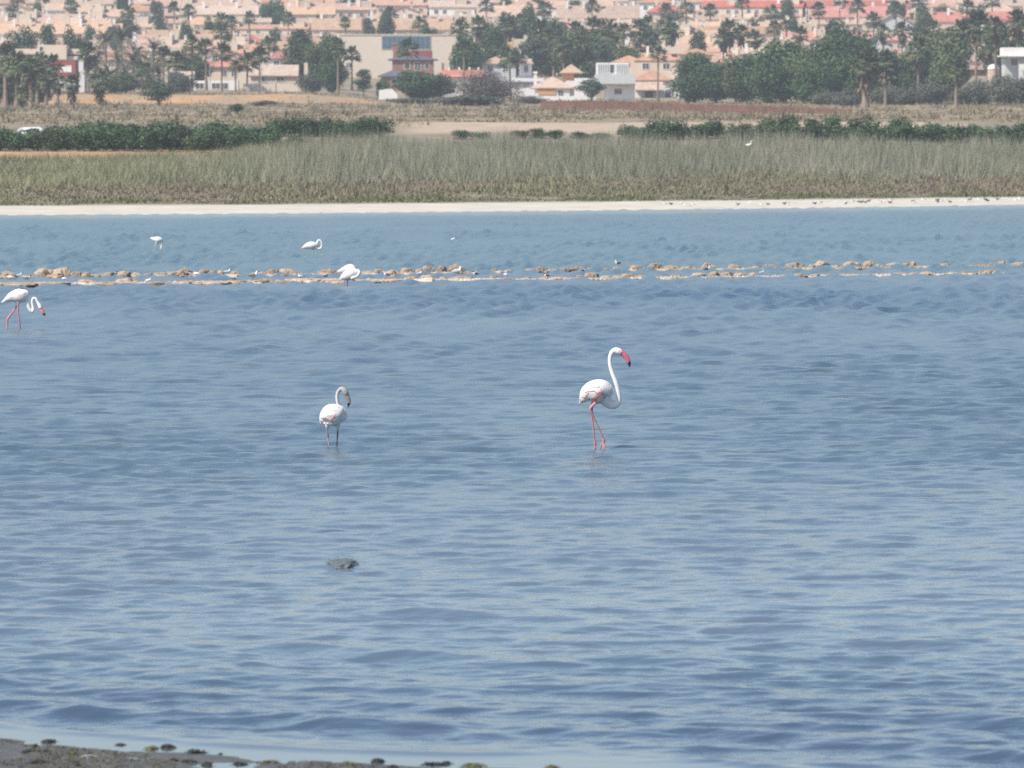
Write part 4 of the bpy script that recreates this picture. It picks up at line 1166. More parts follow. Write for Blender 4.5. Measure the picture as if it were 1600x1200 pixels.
win_px(b, 1004, 1014, 99, 108, d); win_px(b, 1036, 1046, 99, 108, d); win_px(b, 1008, 1020, 143, 153, d - 6); win_px(b, 1040, 1048, 140, 152, d - 6)
d = 1330
b = root('orange_roofed_house', 1090, d, 'house with orange roof peeping over the dark broadleaf trees', 'house')
wpart('wall', block(MB(), 1064, 1112, 84, 120, d, 9, 0, 3), M['cream'], b)
wpart('roof', roof_px('hip', MB(), 1060, 1116, 85, 75, d, 9), M['terra'], b)
win_px(b, 1078, 1086, 88, 96, d)
d = 1340
b = root('pale_roofed_house', 1185, d, 'white house with long peach roof behind the tall palm pair', 'house')
wpart('wall', block(MB(), 1160, 1216, 82, 120, d, 9, 0, 3), M['white'], b)
wpart('roof', roof_px('hip', MB(), 1156, 1222, 84, 74, d, 9), M['peach'], b)
for u in (1164, 1190, 1212):
    wpart('chimney', block(MB(), u, u + 4, 68, 82, d, .7, 4), M['white'], b)
# red brown house and cream box
d = 1225
b = root('red_house', 60, d, 'red brown flat house with one bright white window', 'house')
wpart('wall', block(MB(), -40, 118, 93, 135, d, 9, 0, 4), M['redwall'], b)
win_px(b, 95, 111, 103, 112, d, bars=2, mat='white'); win_px(b, 74, 82, 104, 112, d, mat='white'); win_px(b, 10, 18, 104, 112, d)
wpart('base_wall', block(MB(), -40, 118, 122, 142, d, .4, -.3, 3), M['greyw'], b)
d = 1250
b = root('cream_box_house', 85, d, 'cream box shaped house rising behind the red house', 'house')
wpart('wall', block(MB(), 58, 104, 70, 95, d, 8, 0, 6), M['cream'], b)
wpart('side_wall', block(MB(), 100, 132, 88, 140, d, 7, 1, 4), M['white'], b)
wpart('roof', roof_px('gable_x', MB(), 20, 126, 84, 76, d, 6, 2), M['peach'], b)
win_px(b, 62, 67, 73, 80, d, bars=1); win_px(b, 120, 125, 112, 122, d + 1)
for i, (u0, u1, v0, lab) in enumerate([(150, 205, 112, 'low white house with dark openings behind the date palms'), (205, 262, 96, 'pale peach house half hidden by the date palms'), (262, 300, 120, 'small white house at the end of the date palm grove')]):
    d = 1300 + 6 * i
    b = root('white_house', (u0 + u1) / 2, d, lab, 'house')
    wpart('wall', block(MB(), u0, u1, v0, 142, d, 8, 0, 3), M['white' if i != 1 else 'cream'], b)
    wpart('roof', roof_px('gable_x', MB(), u0 - 3, u1 + 3, v0 + 1, v0 - 9, d, 8), M['peach'], b)
    for u in np.arange(u0 + 8, u1 - 8, 16):
        win_px(b, u, u + 7, 122, 134, d)
d = 1290
b = root('garden_room', 345, d, 'white garden room with large dark openings behind the fan palms', 'house')
wpart('wall', block(block(MB(), 300, 372, 126, 142, d, 5, 0, 3), 286, 302, 118, 142, d, 4, 1, 3), M['white'], b)
win_px(b, 331, 356, 130, 139, d, bars=4); win_px(b, 306, 318, 130, 139, d)
d = 1340
b = root('long_peach_house', 350, d, 'long cream house with pink tiled roofs behind the row of fan palms', 'house')
wpart('wall', block(MB(), 288, 400, 102, 140, d, 9, 0, 3), M['cream'], b)
wpart('roof', roof_px('gable_x', MB(), 284, 404, 104, 92, d, 9), M['red'], b)
for u in (300, 322, 346, 362, 386):
    win_px(b, u, u + 8, 110, 119, d)
d = 1270
b = root('cream_garden_house', 430, d, 'low cream house with wide peach roof beside the twin fan palms', 'house')
wpart('wall', block(MB(), 392, 462, 116, 130, d, 8, 0, 3), M['cream'], b)
wpart('roof', roof_px('gable_x', MB(), 388, 466, 118, 101, d, 8), M['peach'], b)
wpart('chimney', block(MB(), 475, 481, 98, 118, d, .9, 3), M['cream'], b)
wpart('garden_wall', block(MB(), 380, 470, 131, 140, d, .3, -6, 3), M['tan'], b)
win_px(b, 402, 414, 120, 127, d); win_px(b, 432, 444, 120, 127, d)
d = 1330
b = root('small_hip_house', 438, d, 'small white house with dark pink hip roof behind the cream house', 'house')
wpart('wall', block(MB(), 418, 456, 90, 112, d, 7, 0, 3), M['white'], b)
wpart('roof', roof_px('hip', MB(), 414, 460, 91, 80, d, 7), M['red'], b)
win_px(b, 428, 436, 95, 103, d)
d = 1210
b = root('white_house', 1585, d, 'bright white flat roofed house among palms with grey shaded porch', 'house')
wpart('wall', block(MB(), 1570, 1640, 88, 120, d, 8, 1.5, 4), M['greyw'], b)
wpart('upper_wall', block(MB(), 1568, 1640, 74, 88, d, 9, 0), M['white'], b)
wpart('overhang', block(MB(), 1562, 1642, 86.5, 88.5, d, 9, -.8), M['white'], b)
wpart('terrace_wall', block(MB(), 1592, 1640, 100, 112, d, .3, -3, 6), M['white'], b)
win_px(b, 1580, 1590, 92, 102, d + 1.5)
d = 1200
b = root('domed_kiosk', 1552, d, 'small pink garden kiosk with rounded white dome', 'kiosk')
x0, x1, z0, z1 = span(1544, 1562, 108, 124, d)
wpart('wall', MB().cyl((x0 + x1) / 2, d + 1, z0 - 3, z1, (x1 - x0) / 2, n=14), M['peach'], b)
mb = MB(); rr = (x1 - x0) / 2 + .1
for k in range(4):
    a0, a1 = k * .39, (k + 1) * .39
    mb.cyl((x0 + x1) / 2, d + 1, z1 + math.sin(a0) * rr * .8, z1 + math.sin(a1) * rr * .8, rr * math.cos(a0), max(.03, rr * math.cos(a1)), 14)
wpart('dome', mb, M['white'], b)
# gabled houses seen end on to the right
for (u0, u1, ve, vt, d, wm, rm, lab) in GABLES:
    vb = ve + 30
    b = root('gable_end_house', (u0 + u1) / 2, d, lab, 'house')
    x0, x1, z0, z1 = span(u0, u1, vt, ve, d)
    mb = block(MB(), u0, u1, ve, vb, d, 16, 0, 6)
    mb.poly([(x0, d, z0), (x1, d, z0), ((x0 + x1) / 2, d, z1), (x0, d + 16, z0), (x1, d + 16, z0), ((x0 + x1) / 2, d + 16, z1)], [(0, 1, 2), (3, 5, 4)])
    wpart('wall', mb, M[wm], b)
    wpart('roof', MB().gable_y(x0, x1, d, d + 16, z0 + .05, z1 - z0 + .05, .5), M[rm], b)
    mb = MB(); mb.box((x0 + x1) / 2 - .45, (x0 + x1) / 2 + .45, d - .05, d + .05, z0 + (z1 - z0) * .35, z0 + (z1 - z0) * .68)
    wpart('vent', mb, M['dark'], b)
# long roofs that stand out on the slope
for (u0, u1, ve, vt, d, rm, wm, lab) in LONG:
    b = root('long_terrace', (u0 + u1) / 2, d, lab, 'terraced house')
    wpart('wall', block(MB(), u0 + 3, u1 - 3, ve, ve + 22, d, 11, 0, 6), M[wm], b)
    kind = 'hip' if 'hip' in lab else 'gable_x'
    rf = wpart('roof', roof_px(kind, MB(), u0, u1, ve + .5, vt, d, 11), M[rm], b)
    for u in np.arange(u0 + 14, u1 - 8, 26):
        wpart('chimney', block(MB(), u, u + 4, vt - 6, vt + 6, d, .8, R.choice([3.5, 6.0])), M['white' if R.random() < .6 else 'cream'], b)
        win_px(b, u + 3, u + 9, ve + 5, ve + 11, d)

# ------------------------------------------------------------------ fences
d = 950
fr = root('wooden_fence', 1090, d, 'long reddish brown board fence below the villas', 'fence')
ux = np.linspace(846, 1332, 39)
for i in range(38):
    u0, u1 = ux[i], ux[i + 1]
    dd = 990 - 85 * (i / 38)
    vt = np.interp((u0 + u1) / 2, [846, 930, 1180, 1332], [157.5, 157.5, 165, 170.5])
    x0, zt = px(u0, vt, dd); x1, _ = px(u1, vt, dd)
    mb = MB(); nb = 7
    zb = gz((x0 + x1) / 2, dd) - .4
    for k in range(nb):
        a = x0 + (x1 - x0) * k / nb; c = x0 + (x1 - x0) * (k + 1) / nb
        mb.box(a + .012, c - .012, dd - .03 - .03 * (k % 2), dd + .03, zb, zt + R.uniform(-.06, .06))
    if i == 0:
        M['fence'] = mat_plain('red_brown_boards', (0.215, 0.105, 0.075), var=.25, scale=1.2, objvar=.12)
    wpart('board_panel', mb, M['fence'], fr)
    if i % 2 == 0:
        wpart('post', MB().box(x0 - .06, x0 + .06, dd + .03, dd + .16, zb, zt + .12), M['fence'], fr)
d = 1212
pf = root('picket_fence', 705, d, 'white picket fence beside the dome shaped tree', 'fence')
for k in range(12):
    u = 691 + k * 1.9
    vt = 149 - 5 * (k / 11)
    x0, zt = px(u, vt, d)
    wpart('picket', MB().box(x0, x0 + .13, d - .02, d + .03, gz(x0, d) - .3, zt), M['white'], pf)
wpart('rail', block(MB(), 691, 714, 150, 151.2, d, .06, .031), M['white'], pf)
wpart('gate_pillar', block(MB(), 711, 718, 138, 160, d, .7, .1, 2), M['white'], pf)
d = 1205
b = root('garden_wall', 605, d, 'low white rendered garden wall with sloping end before the brick house', 'wall')
mb = MB(); xs_ = [px(u, v, d) for u, v in ((592, 141), (604, 139), (613, 139), (621, 148), (621, 156), (592, 156))]
mb.poly([(x_, d, z_) for x_, z_ in xs_] + [(x_, d + .5, z_) for x_, z_ in xs_], [tuple(range(6))[::-1], tuple(range(6, 12))] + [(i, (i + 1) % 6, 6 + (i + 1) % 6, 6 + i) for i in range(6)])
wpart('wall_face', mb, M['white'], b)
# street lamps by the road
for u, vt, d in ((408, 76, 1262), (544, 97, 1275), (328, 75, 1280), (237, 78, 1270)):
    x, z = px(u, vt, d); z0 = gz(x, d)
    o = link('street_lamp', None, None, (x, d, z0)); tag(o, 'slim grey street lamp standing between the fan palms', 'street lamp', 'street lamps between the fan palms')
    part('pole', MB().cyl(0, 0, -.3, z - z0, .09, .05, 8).mesh('lamp_pole', M['metal']), o)
    part('lamp_head', MB().box(-.75, .2, -.14, .14, z - z0, z - z0 + .16).mesh('lamp_head', M['white']), o)

# ------------------------------------------------------------------ white car parked behind the citrus trees
d = 655.0
x, _ = px(42, 196, d)
car = link('parked_car', None, None, (x, d, px(42, 199.5, d)[1] - 1.45)); tag(car, 'white estate car parked behind the citrus orchard, roof showing', 'car')
prof = [(-2.05, .35), (-2.1, .8), (-1.75, .98), (-1.15, 1.05), (-.55, 1.46), (1.3, 1.52), (1.95, 1.1), (2.1, .95), (2.1, .35)]
mb = MB(); n = len(prof)
mb.poly([(a, -.82 if b_ < 1.2 else -.62, b_) for a, b_ in prof] + [(a, .82 if b_ < 1.2 else .62, b_) for a, b_ in prof], [tuple(range(n)), tuple(range(n, 2 * n))[::-1]] + [(i, n + i, n + (i + 1) % n, (i + 1) % n) for i in range(n)])
M['carpaint'] = mat_plain('white_car_paint', (.75, .76, .78), rough=.25, var=.03, spec=.5)
part('body', mb.mesh('car_body', M['carpaint']), car)
mb = MB().poly([(-1.02, -.60, 1.13), (-.56, -.52, 1.425), (-.56, .52, 1.425), (-1.02, .60, 1.13)], [(0, 1, 2, 3)[::-1]])
for v_ in range(4): mb.v[v_] = (mb.v[v_][0] - .03, mb.v[v_][1], mb.v[v_][2] + .02)
part('windscreen', mb.mesh('windscreen', M['dark']), car)
for a0, a1 in ((-.5, .35), (.45, 1.25)):
    part('side_window', MB().poly([(a0 - .25, -.80, 1.07), (a1, -.80, 1.07), (a1, -.655, 1.40), (a0, -.655, 1.40)], [(0, 1, 2, 3)]).mesh('side_window', M['dark']), car)
M['tyre'] = mat_plain('tyre_rubber', (.03, .03, .03), rough=.8)
for wx in (-1.35, 1.35):
    for wy in (-.72, .72):
        mb = MB().tube([(wx, wy - .1, .32), (wx, wy + .1, .32)], [.32, .32], 16)
        wh = part('wheel', mb.mesh('wheel', M['tyre']), car)
        part('rim', MB().tube([(wx, wy - .115, .32), (wx, wy + .115, .32)], [.19, .19], 12).mesh('rim', M['metal']), wh)

# ------------------------------------------------------------------ rocks of the two low rows and the bar they stand on
def rock_material():
    m, nt, bs = nodes_of('weathered_rock')
    f = noise_node(nt, 5.0, 6, 0.7)
    col = ramp(nt, f, [(0.30, (0.15, 0.115, 0.09)), (0.46, (0.37, 0.275, 0.195)), (0.68, (0.54, 0.435, 0.325))])
    oi = N(nt, 'ShaderNodeObjectInfo'); hs = N(nt, 'ShaderNodeHueSaturation'); mr = N(nt, 'ShaderNodeMapRange')
    mr.inputs['To Min'].default_value = .72; mr.inputs['To Max'].default_value = 1.18
    nt.links.new(oi.outputs['Random'], mr.inputs['Value']); nt.links.new(mr.outputs[0], hs.inputs['Value']); nt.links.new(col, hs.inputs['Color'])
    nt.links.new(hs.outputs[0], bs.inputs['Base Color'])
    bs.inputs['Roughness'].default_value = .85
    bump(nt, bs, noise_node(nt, 14, 5, .7), .8, .04)
    return m
M['rock'] = rock_material()
def rock_mesh(seed, rough=0.36, subdiv=3):
    import bmesh
    bm = bmesh.new(); bmesh.ops.create_icosphere(bm, subdivisions=subdiv, radius=1)
    off = Vector((seed * 7.1, seed * 3.3, seed * 1.7))
    for v in bm.verts:
        p = v.co.copy()
        k = 1 + rough * mnoise.fractal(p * 1.3 + off, 1.0, 2.0, 4) + .12 * abs(mnoise.noise(p * 4 + off))
        c = mnoise.cell_vector(p * 1.6 + off)
        k += .20 * (c.x - .5) + .17 * mnoise.noise(p * 6.5 + off)
        v.co = p * k
        if v.co.z > .75: v.co.z = .75 + (v.co.z - .75) * .35
        if v.co.z < 0: v.co.z *= .5
    me = bpy.data.meshes.new('rock'); bm.to_mesh(me); bm.free()
    me.materials.append(M['rock'])
    return me
ROCKS = [rock_mesh(i) for i in range(9)]
SLABS = [rock_mesh(20 + i, .26) for i in range(4)]
def put_rock(u, vb, w, h, label, group, meshes=ROCKS):
    dd = dist_on_water(vb + .6)
    x, _ = px(u, vb, dd)
    W = w * dd / FPX; Hh = h * dd / FPX
    me = R.choice(meshes)
    o = link('rock', me, None, (x, dd + W * .35, -.02), R.uniform(-.5, .5) + R.choice([0, math.pi]), (W * .52, W * R.uniform(.35, .5), Hh * .98))
    tag(o, label, 'rock', group)
    return o
BACK = [(12, 433, 28, 13), (67, 431, 28, 16), (97, 431, 30, 17), (120, 431, 22, 9), (135, 431, 14, 9), (150, 431, 20, 5), (170, 431, 26, 9), (192, 431, 24, 10), (212, 430, 16, 7), (233, 430, 14, 6), (255, 430, 28, 7), (270, 430, 22, 9), (282, 430, 18, 11), (290, 428, 12, 14), (305, 429, 12, 6), (318, 428, 18, 11), (331, 428, 14, 8), (344, 428, 13, 8), (368, 428, 14, 7),
        (410, 428, 22, 6), (426, 428, 20, 11), (449, 428, 28, 12), (487, 427, 10, 3), (505, 427, 16, 9), (516, 427, 14, 10), (528, 427, 10, 6), (575, 427, 24, 6), (592, 426, 18, 9), (612, 431, 20, 12), (637, 425, 20, 10), (656, 425, 14, 8), (669, 425, 18, 14), (689, 425, 17, 13), (713, 424, 21, 14), (766, 424, 8, 3), (773, 424, 11, 6), (797, 424, 14, 6),
        (834, 423, 26, 6), (844, 422, 12, 8), (866, 423, 20, 5), (882, 422, 16, 7), (902, 422, 21, 9), (921, 422, 12, 6), (948, 421, 12, 4), (966, 421, 15, 7), (997, 421, 23, 10), (1025, 420, 24, 12), (1048, 420, 26, 8), (1078, 420, 24, 7), (1104, 419, 14, 12), (1113, 419, 12, 8), (1146, 419, 20, 9), (1180, 419, 22, 6), (1197, 417, 11, 7),
        (1207, 417, 18, 6), (1242, 418, 27, 11), (1253, 418, 10, 8), (1268, 418, 14, 7), (1283, 416, 25, 11), (1308, 417, 18, 5), (1330, 416, 25, 11), (1357, 415, 18, 10), (1374, 416, 13, 6), (1398, 416, 20, 8), (1418, 415, 16, 7), (1427, 415, 11, 10), (1474, 415, 27, 6), (1495, 414, 13, 5), (1552, 413, 11, 6), (1567, 413, 15, 8), (1591, 413, 22, 6)]
FRONT = [(135, 443, 30, 10), (200, 442, 34, 11), (288, 443, 40, 7), (415, 441, 30, 8), (597, 437, 22, 6), (645, 437, 26, 8), (670, 437, 26, 10), (692, 437, 12, 8), (720, 437, 40, 8), (770, 436, 18, 8), (790, 437, 15, 5), (825, 435, 13, 5), (876, 435, 30, 5), (906, 434, 16, 7), (926, 434, 25, 11), (947, 435, 18, 7), (967, 434, 20, 6), (983, 434, 24, 10), (1002, 434, 18, 7), (1032, 433, 11, 4), (1058, 433, 20, 6), (1093, 431, 25, 8), (1117, 431, 19, 10), (1137, 431, 23, 9), (1158, 431, 21, 8), (1176, 431, 15, 8),
         (1232, 431, 9, 3), (1252, 431, 19, 6), (1275, 431, 18, 5), (1296, 431, 11, 5), (1324, 430, 24, 5), (1349, 430, 11, 3), (1386, 429, 17, 4), (1408, 429, 26, 6), (1430, 429, 13, 6), (1447, 429, 22, 7), (1488, 428, 17, 6), (1508, 427, 15, 6), (1524, 428, 9, 4), (1535, 426, 11, 6), (1546, 427, 17, 8), (1556, 427, 13, 7)]
for r_ in BACK:
    kind_ = 'tall lumpy boulder' if r_[3] >= 10 else 'flat low stone' if r_[2] > 3 * r_[3] else 'rounded middling rock'
    put_rock(*r_, f'{kind_} of tan weathered stone in the back row across the lagoon', f'{kind_}s of the back row')
for r_ in FRONT:
    kind_ = 'tall lumpy boulder' if r_[3] >= 10 else 'flat low stone' if r_[2] > 3 * r_[3] else 'rounded middling rock'
    put_rock(*r_, f'{kind_} of tan weathered stone in the front row across the lagoon', f'{kind_}s of the front row')
for r_ in [(22, 446, 70, 8), (75, 445, 60, 8), (165, 444, 52, 6), (245, 443, 56, 6), (330, 443, 60, 7), (372, 442, 44, 6), (440, 441, 50, 5), (480, 440, 60, 8), (525, 440, 60, 8), (568, 440, 50, 6), (612, 439, 44, 6)]:
    put_rock(*r_, 'low pale slab of the flat ledge before the rocks', 'low slabs of the ledge', SLABS)
for i in range(150):
    if i < 80:
        u = R.uniform(-10, 1180); vb = np.interp(u, [0, 640, 1200], [445, 439, 432]) + R.uniform(-2.5, 1)
        put_rock(u, vb, R.uniform(4, 13), R.uniform(1.5, 4.5), 'small pale stone lying among the front row of rocks', 'small stones of the front row')
    else:
        u = R.uniform(-10, 1600); vb = np.interp(u, [0, 400, 800, 1600], [433, 430, 424, 414]) + R.uniform(-1.5, 1)
        put_rock(u, vb, R.uniform(4, 11), R.uniform(1.5, 4), 'small pale stone lying among the back row of rocks', 'small stones of the back row')
def bar(name, pts, w, h, colour):
    """Low winding bar of sand and stones through picture points at the waterline."""
    n = 700
    us = np.linspace(pts[0][0], pts[-1][0], n); vs = np.interp(us, [p[0] for p in pts], [p[1] for p in pts])
    V = []
    for i in range(n):
        dd = dist_on_water(vs[i]); xx, _ = px(us[i], vs[i], dd)
        k = .45 + .75 * mnoise.noise(Vector((us[i] * .035, w, 3))) + .35 * mnoise.noise(Vector((us[i] * .14, w, 5)))
        j = .35 * mnoise.noise(Vector((us[i] * .05, w, 9)))
        for q in range(6):
            a = math.pi * q / 5
            V.append((xx, dd + w * .5 - math.cos(a) * w * .55 * max(.4, k) + j, -.06 + (h * max(.55, k) + .06 + .05 * mnoise.noise(Vector((us[i] * .31, q * .9, 1)))) * math.sin(a)))
    ii = np.arange(n * 6).reshape(n, 6)
    q = np.stack([ii[:-1, :-1], ii[1:, :-1], ii[1:, 1:], ii[:-1, 1:]], -1).reshape(-1, 4)
    tag(link(name, mesh_from(name, np.array(V), q, mat_plain(name + '_sand', colour, .9, .3, 1.2, bmp=.03), True)), kind='structure')
bar('sand_bar', [(-60, 446.5), (200, 444.5), (420, 442), (640, 439.5), (780, 438.0)], 1.7, .095, (.48, .41, .33))
bar('sand_bar', [(770, 438), (1000, 435.5), (1200, 432.5), (1570, 428)], .8, .055, (.44, .37, .30))
bar('sand_bar', [(-60, 434.5), (100, 432), (400, 430), (600, 428.5), (800, 425)], 1.0, .05, (.39, .31, .24))
bar('sand_bar', [(980, 422), (1200, 420), (1450, 417), (1660, 414)], .8, .04, (.38, .30, .21))

# ------------------------------------------------------------------ birds
def spline(pts, n=6):
    """Catmull-Rom through rows of numbers."""
    p = np.array(pts, dtype=float); out = []
    for i in range(len(p) - 1):
        a = p[max(i - 1, 0)]; b = p[i]; c = p[i + 1]; d_ = p[min(i + 2, len(p) - 1)]
        for k in range(n):
            t_ = k / n
            out.append(.5 * ((2 * b) + (-a + c) * t_ + (2 * a - 5 * b + 4 * c - d_) * t_ ** 2 + (-a + 3 * b - 3 * c + d_) * t_ ** 3))
    out.append(p[-1])
    return np.array(out)
def sweep(mb, pts, wy=1.0, n=12, sub=6):
    """pts rows: x, y, z, r; section round in the picture plane, r*wy in depth."""
    s_ = spline(pts, sub) if len(pts) > 2 else np.array(pts, dtype=float)
    b0 = len(mb.v); L = len(s_)
    for i in range(L):
        t_ = Vector(s_[min(i + 1, L - 1), :3] - s_[max(i - 1, 0), :3]).normalized()
        a = Vector((0, 1, 0)); a = (a - t_ * a.dot(t_))
        a = a.normalized() if a.length > 1e-4 else Vector((1, 0, 0))
        c = t_.cross(a).normalized(); r = float(max(s_[i, 3], 1e-4))
        for k in range(n):
            q = 2 * math.pi * k / n
            mb.v.append(tuple(Vector(s_[i, :3]) + r * (math.cos(q) * a * wy + math.sin(q) * c)))
    for i in range(L - 1):
        for k in range(n):
            mb.f.append((b0 + i * n + k, b0 + i * n + (k + 1) % n, b0 + (i + 1) * n + (k + 1) % n, b0 + (i + 1) * n + k))
    mb.f.append(tuple(b0 + k for k in range(n))[::-1]); e = b0 + (L - 1) * n; mb.f.append(tuple(e + k for k in range(n)))
    return s_
M['feather'] = mat_attr('bird_plumage_skin', .7, .2, 40.0, .06, bmp=.002)
M['bill'] = mat_attr('bird_bill', .4, .4)
M['eye'] = mat_plain('bird_eye', (.02, .02, .015), rough=.15, spec=.5)
def fuse(mb, voxel, smooth_it=4):
    me = mb.mesh('raw', None)
    o = bpy.data.objects.new('raw', me); COL.objects.link(o)
    m = o.modifiers.new('r', 'REMESH'); m.mode = 'VOXEL'; m.voxel_size = voxel
    s_ = o.modifiers.new('s', 'SMOOTH'); s_.factor = .5; s_.iterations = smooth_it
    dg = bpy.context.evaluated_depsgraph_get()
    out = bpy.data.meshes.new_from_object(o.evaluated_get(dg))
    bpy.data.objects.remove(o); bpy.data.meshes.remove(me)
    return out
def paint(me, fn, mat):
    n = len(me.vertices); co = np.empty(n * 3, dtype=np.float32); me.vertices.foreach_get('co', co)
    c = np.ones((n, 4), dtype=np.float32); c[:, :3] = fn(co.reshape(-1, 3))
    a = me.attributes.new('Col', 'FLOAT_COLOR', 'POINT'); a.data.foreach_set('color', c.ravel())
    me.materials.clear(); me.materials.append(mat)
    me.polygons.foreach_set('use_smooth', np.ones(len(me.polygons), dtype=bool))
WHITE = (.72, .69, .665); PINKW = (.78, .60, .55); PINK = (.62, .22, .23); LEG = (.44, .185, .195); HOT = (.62, .155, .215); GREY = (.22, .20, .19); BLACK = (.02, .02, .022)
def build_bird(name, label, cat, group, u0, v0, scale, org, chains, blobs=(), voxel=.006, bills=(), wings=(), eyes=(), sink=.02):
    """chains: (points in crop units [u,v,depth,r], depth factor, colour or list of (pos,colour)); crop units -> metres by org=(cu0,cv0) and scale."""
    dd = dist_on_water(v0); x0, _ = px(u0, v0, dd)
    def L(p): return [(p[0] - org[0]) / scale, p[2] / scale if len(p) > 3 else 0.0, (org[1] - p[1]) / scale, p[-1] / scale]
    mb = MB(); segs = []
    for pts, wy, colr_ in chains:
        s_ = sweep(mb, [L(p) for p in pts], wy)
        segs.append((s_, wy, colr_))
    me = fuse(mb, voxel)
    def colour(co):
        best = np.full(len(co), 1e9); out = np.zeros((len(co), 3))
        for s_, wy, colr_ in segs:
            dm = np.full(len(co), 1e9); tt = np.zeros(len(co))
            for i, q in enumerate(s_):
                e = co - q[:3]; e = e * np.array([1, 1 / wy, 1])
                dist = np.linalg.norm(e, axis=1) - q[3]
                m_ = dist < dm; dm[m_] = dist[m_]; tt[m_] = i / (len(s_) - 1)
            if isinstance(colr_[0], (tuple, list)):
                ps = [c[0] for c in colr_]
                cc_ = np.stack([np.interp(tt, ps, [c[1][k] for c in colr_]) for k in range(3)], -1)
            else:
                cc_ = np.tile(np.array(colr_), (len(co), 1))
            m_ = dm < best; best[m_] = dm[m_]; out[m_] = cc_[m_]
        for bu, bv, br, bc, st in blobs:
            q = L([bu, bv, 0]); rr = br / scale
            w_ = st * np.exp(-(((co[:, 0] - q[0]) ** 2 + (co[:, 2] - q[2]) ** 2) / rr ** 2) ** 1.5)[:, None]
            out = out * (1 - w_) + np.array(bc) * w_
        return out
    paint(me, colour, M['feather'])
    o = link(name, me, None, (x0, dd, -sink)); tag(o, label, cat, group)
    nv = len(me.vertices); co = [v.co.copy() for v in me.vertices]
    bvh = BVHTree.FromPolygons(co, [tuple(p.vertices) for p in me.polygons])
    bl = None
    for bname, pts, colr_ in bills:
        b_ = MB(); sweep(b_, [L(p) for p in pts], .62, 12)
        bm_ = b_.mesh(bname, None); paint(bm_, lambda c: np.tile(np.array(colr_), (len(c), 1)), M['bill'])
        bl = part(bname, bm_, o if bl is None else bl)
    for (eu, ev, er) in eyes:
        for sg in (-1, 1):
            q = L([eu, ev, 0, er])
            h_ = bvh.ray_cast(Vector((q[0], sg * 1.0, q[2])), Vector((0, -sg, 0)))
            if h_[0] is None: continue
            b_ = MB(); sweep(b_, [[q[0], h_[0].y - sg * q[3] * .4, q[2], q[3] * .7], [q[0], h_[0].y + sg * q[3] * .35, q[2], q[3] * .55]], 1.0, 8)
            part('eye', b_.mesh('eye', M['eye']), o)
    for spec in wings:
        for sg in (-1, 1):
            V = []; F = []; C = []; nfe = 0
            for (fu, fv, ang, ln, wd, fc) in spec:
                q = L([fu, fv, 0]); a = math.radians(ang); dx, dz = math.cos(a), -math.sin(a)
                b0 = len(V); ly = None; nfe += 1; lift = .003 + .00028 * nfe
                for i in range(7):
                    t_ = i / 6
                    prof_ = (.55 + .6 * t_) if t_ < .5 else math.sqrt(max(0.0, 1 - ((t_ - .5) / .5) ** 2)) * .85
                    for j in (-1, 0, 1):
                        xx = q[0] + dx * ln / scale * t_ - dz * wd / scale * prof_ * j * .5
                        zz = q[2] + dz * ln / scale * t_ + dx * wd / scale * prof_ * j * .5
                        h_ = bvh.ray_cast(Vector((xx, sg * 1.0, zz)), Vector((0, -sg, 0)))
                        if (h_[0] is None or (ly is not None and abs(h_[0].y - ly) > .07)) and i > 0:
                            V.append(V[-3]); C.append(fc); continue
                        yy = h_[0].y if h_[0] is not None else sg * .03
                        if j == 0: ly = yy
                        V.append((xx, yy + sg * (lift + .004 * t_ + (.003 if j == 0 else 0)), zz)); C.append(fc)
                for i in range(6):
                    for j in range(2):
                        k = b0 + i * 3 + j; F.append((k, k + 1, k + 4, k + 3))
            wm = mesh_from('wing', np.array(V), F, M['feather'], True, np.array(C))
            part('wing', wm, o)
    return o
def feathers(rows_, g):
    """rows: (u0,v0,u1,v1,n,angle0,angle1,length,width,colour,colour2)."""
    out = []
    for (a0, b0, a1, b1, n, g0, g1, ln, wd, c0, c1) in rows_:
        for i in range(n):
            t_ = i / max(1, n - 1)
            m_ = g.random()
            out.append((a0 + (a1 - a0) * t_, b0 + (b1 - b0) * t_, g0 + (g1 - g0) * t_ + g.uniform(-4, 4), ln * g.uniform(.85, 1.15), wd, tuple(c0[k] * (1 - m_) + c1[k] * m_ for k in range(3))))
    return out
g = random.Random(3)
W2 = (.66, .60, .575)
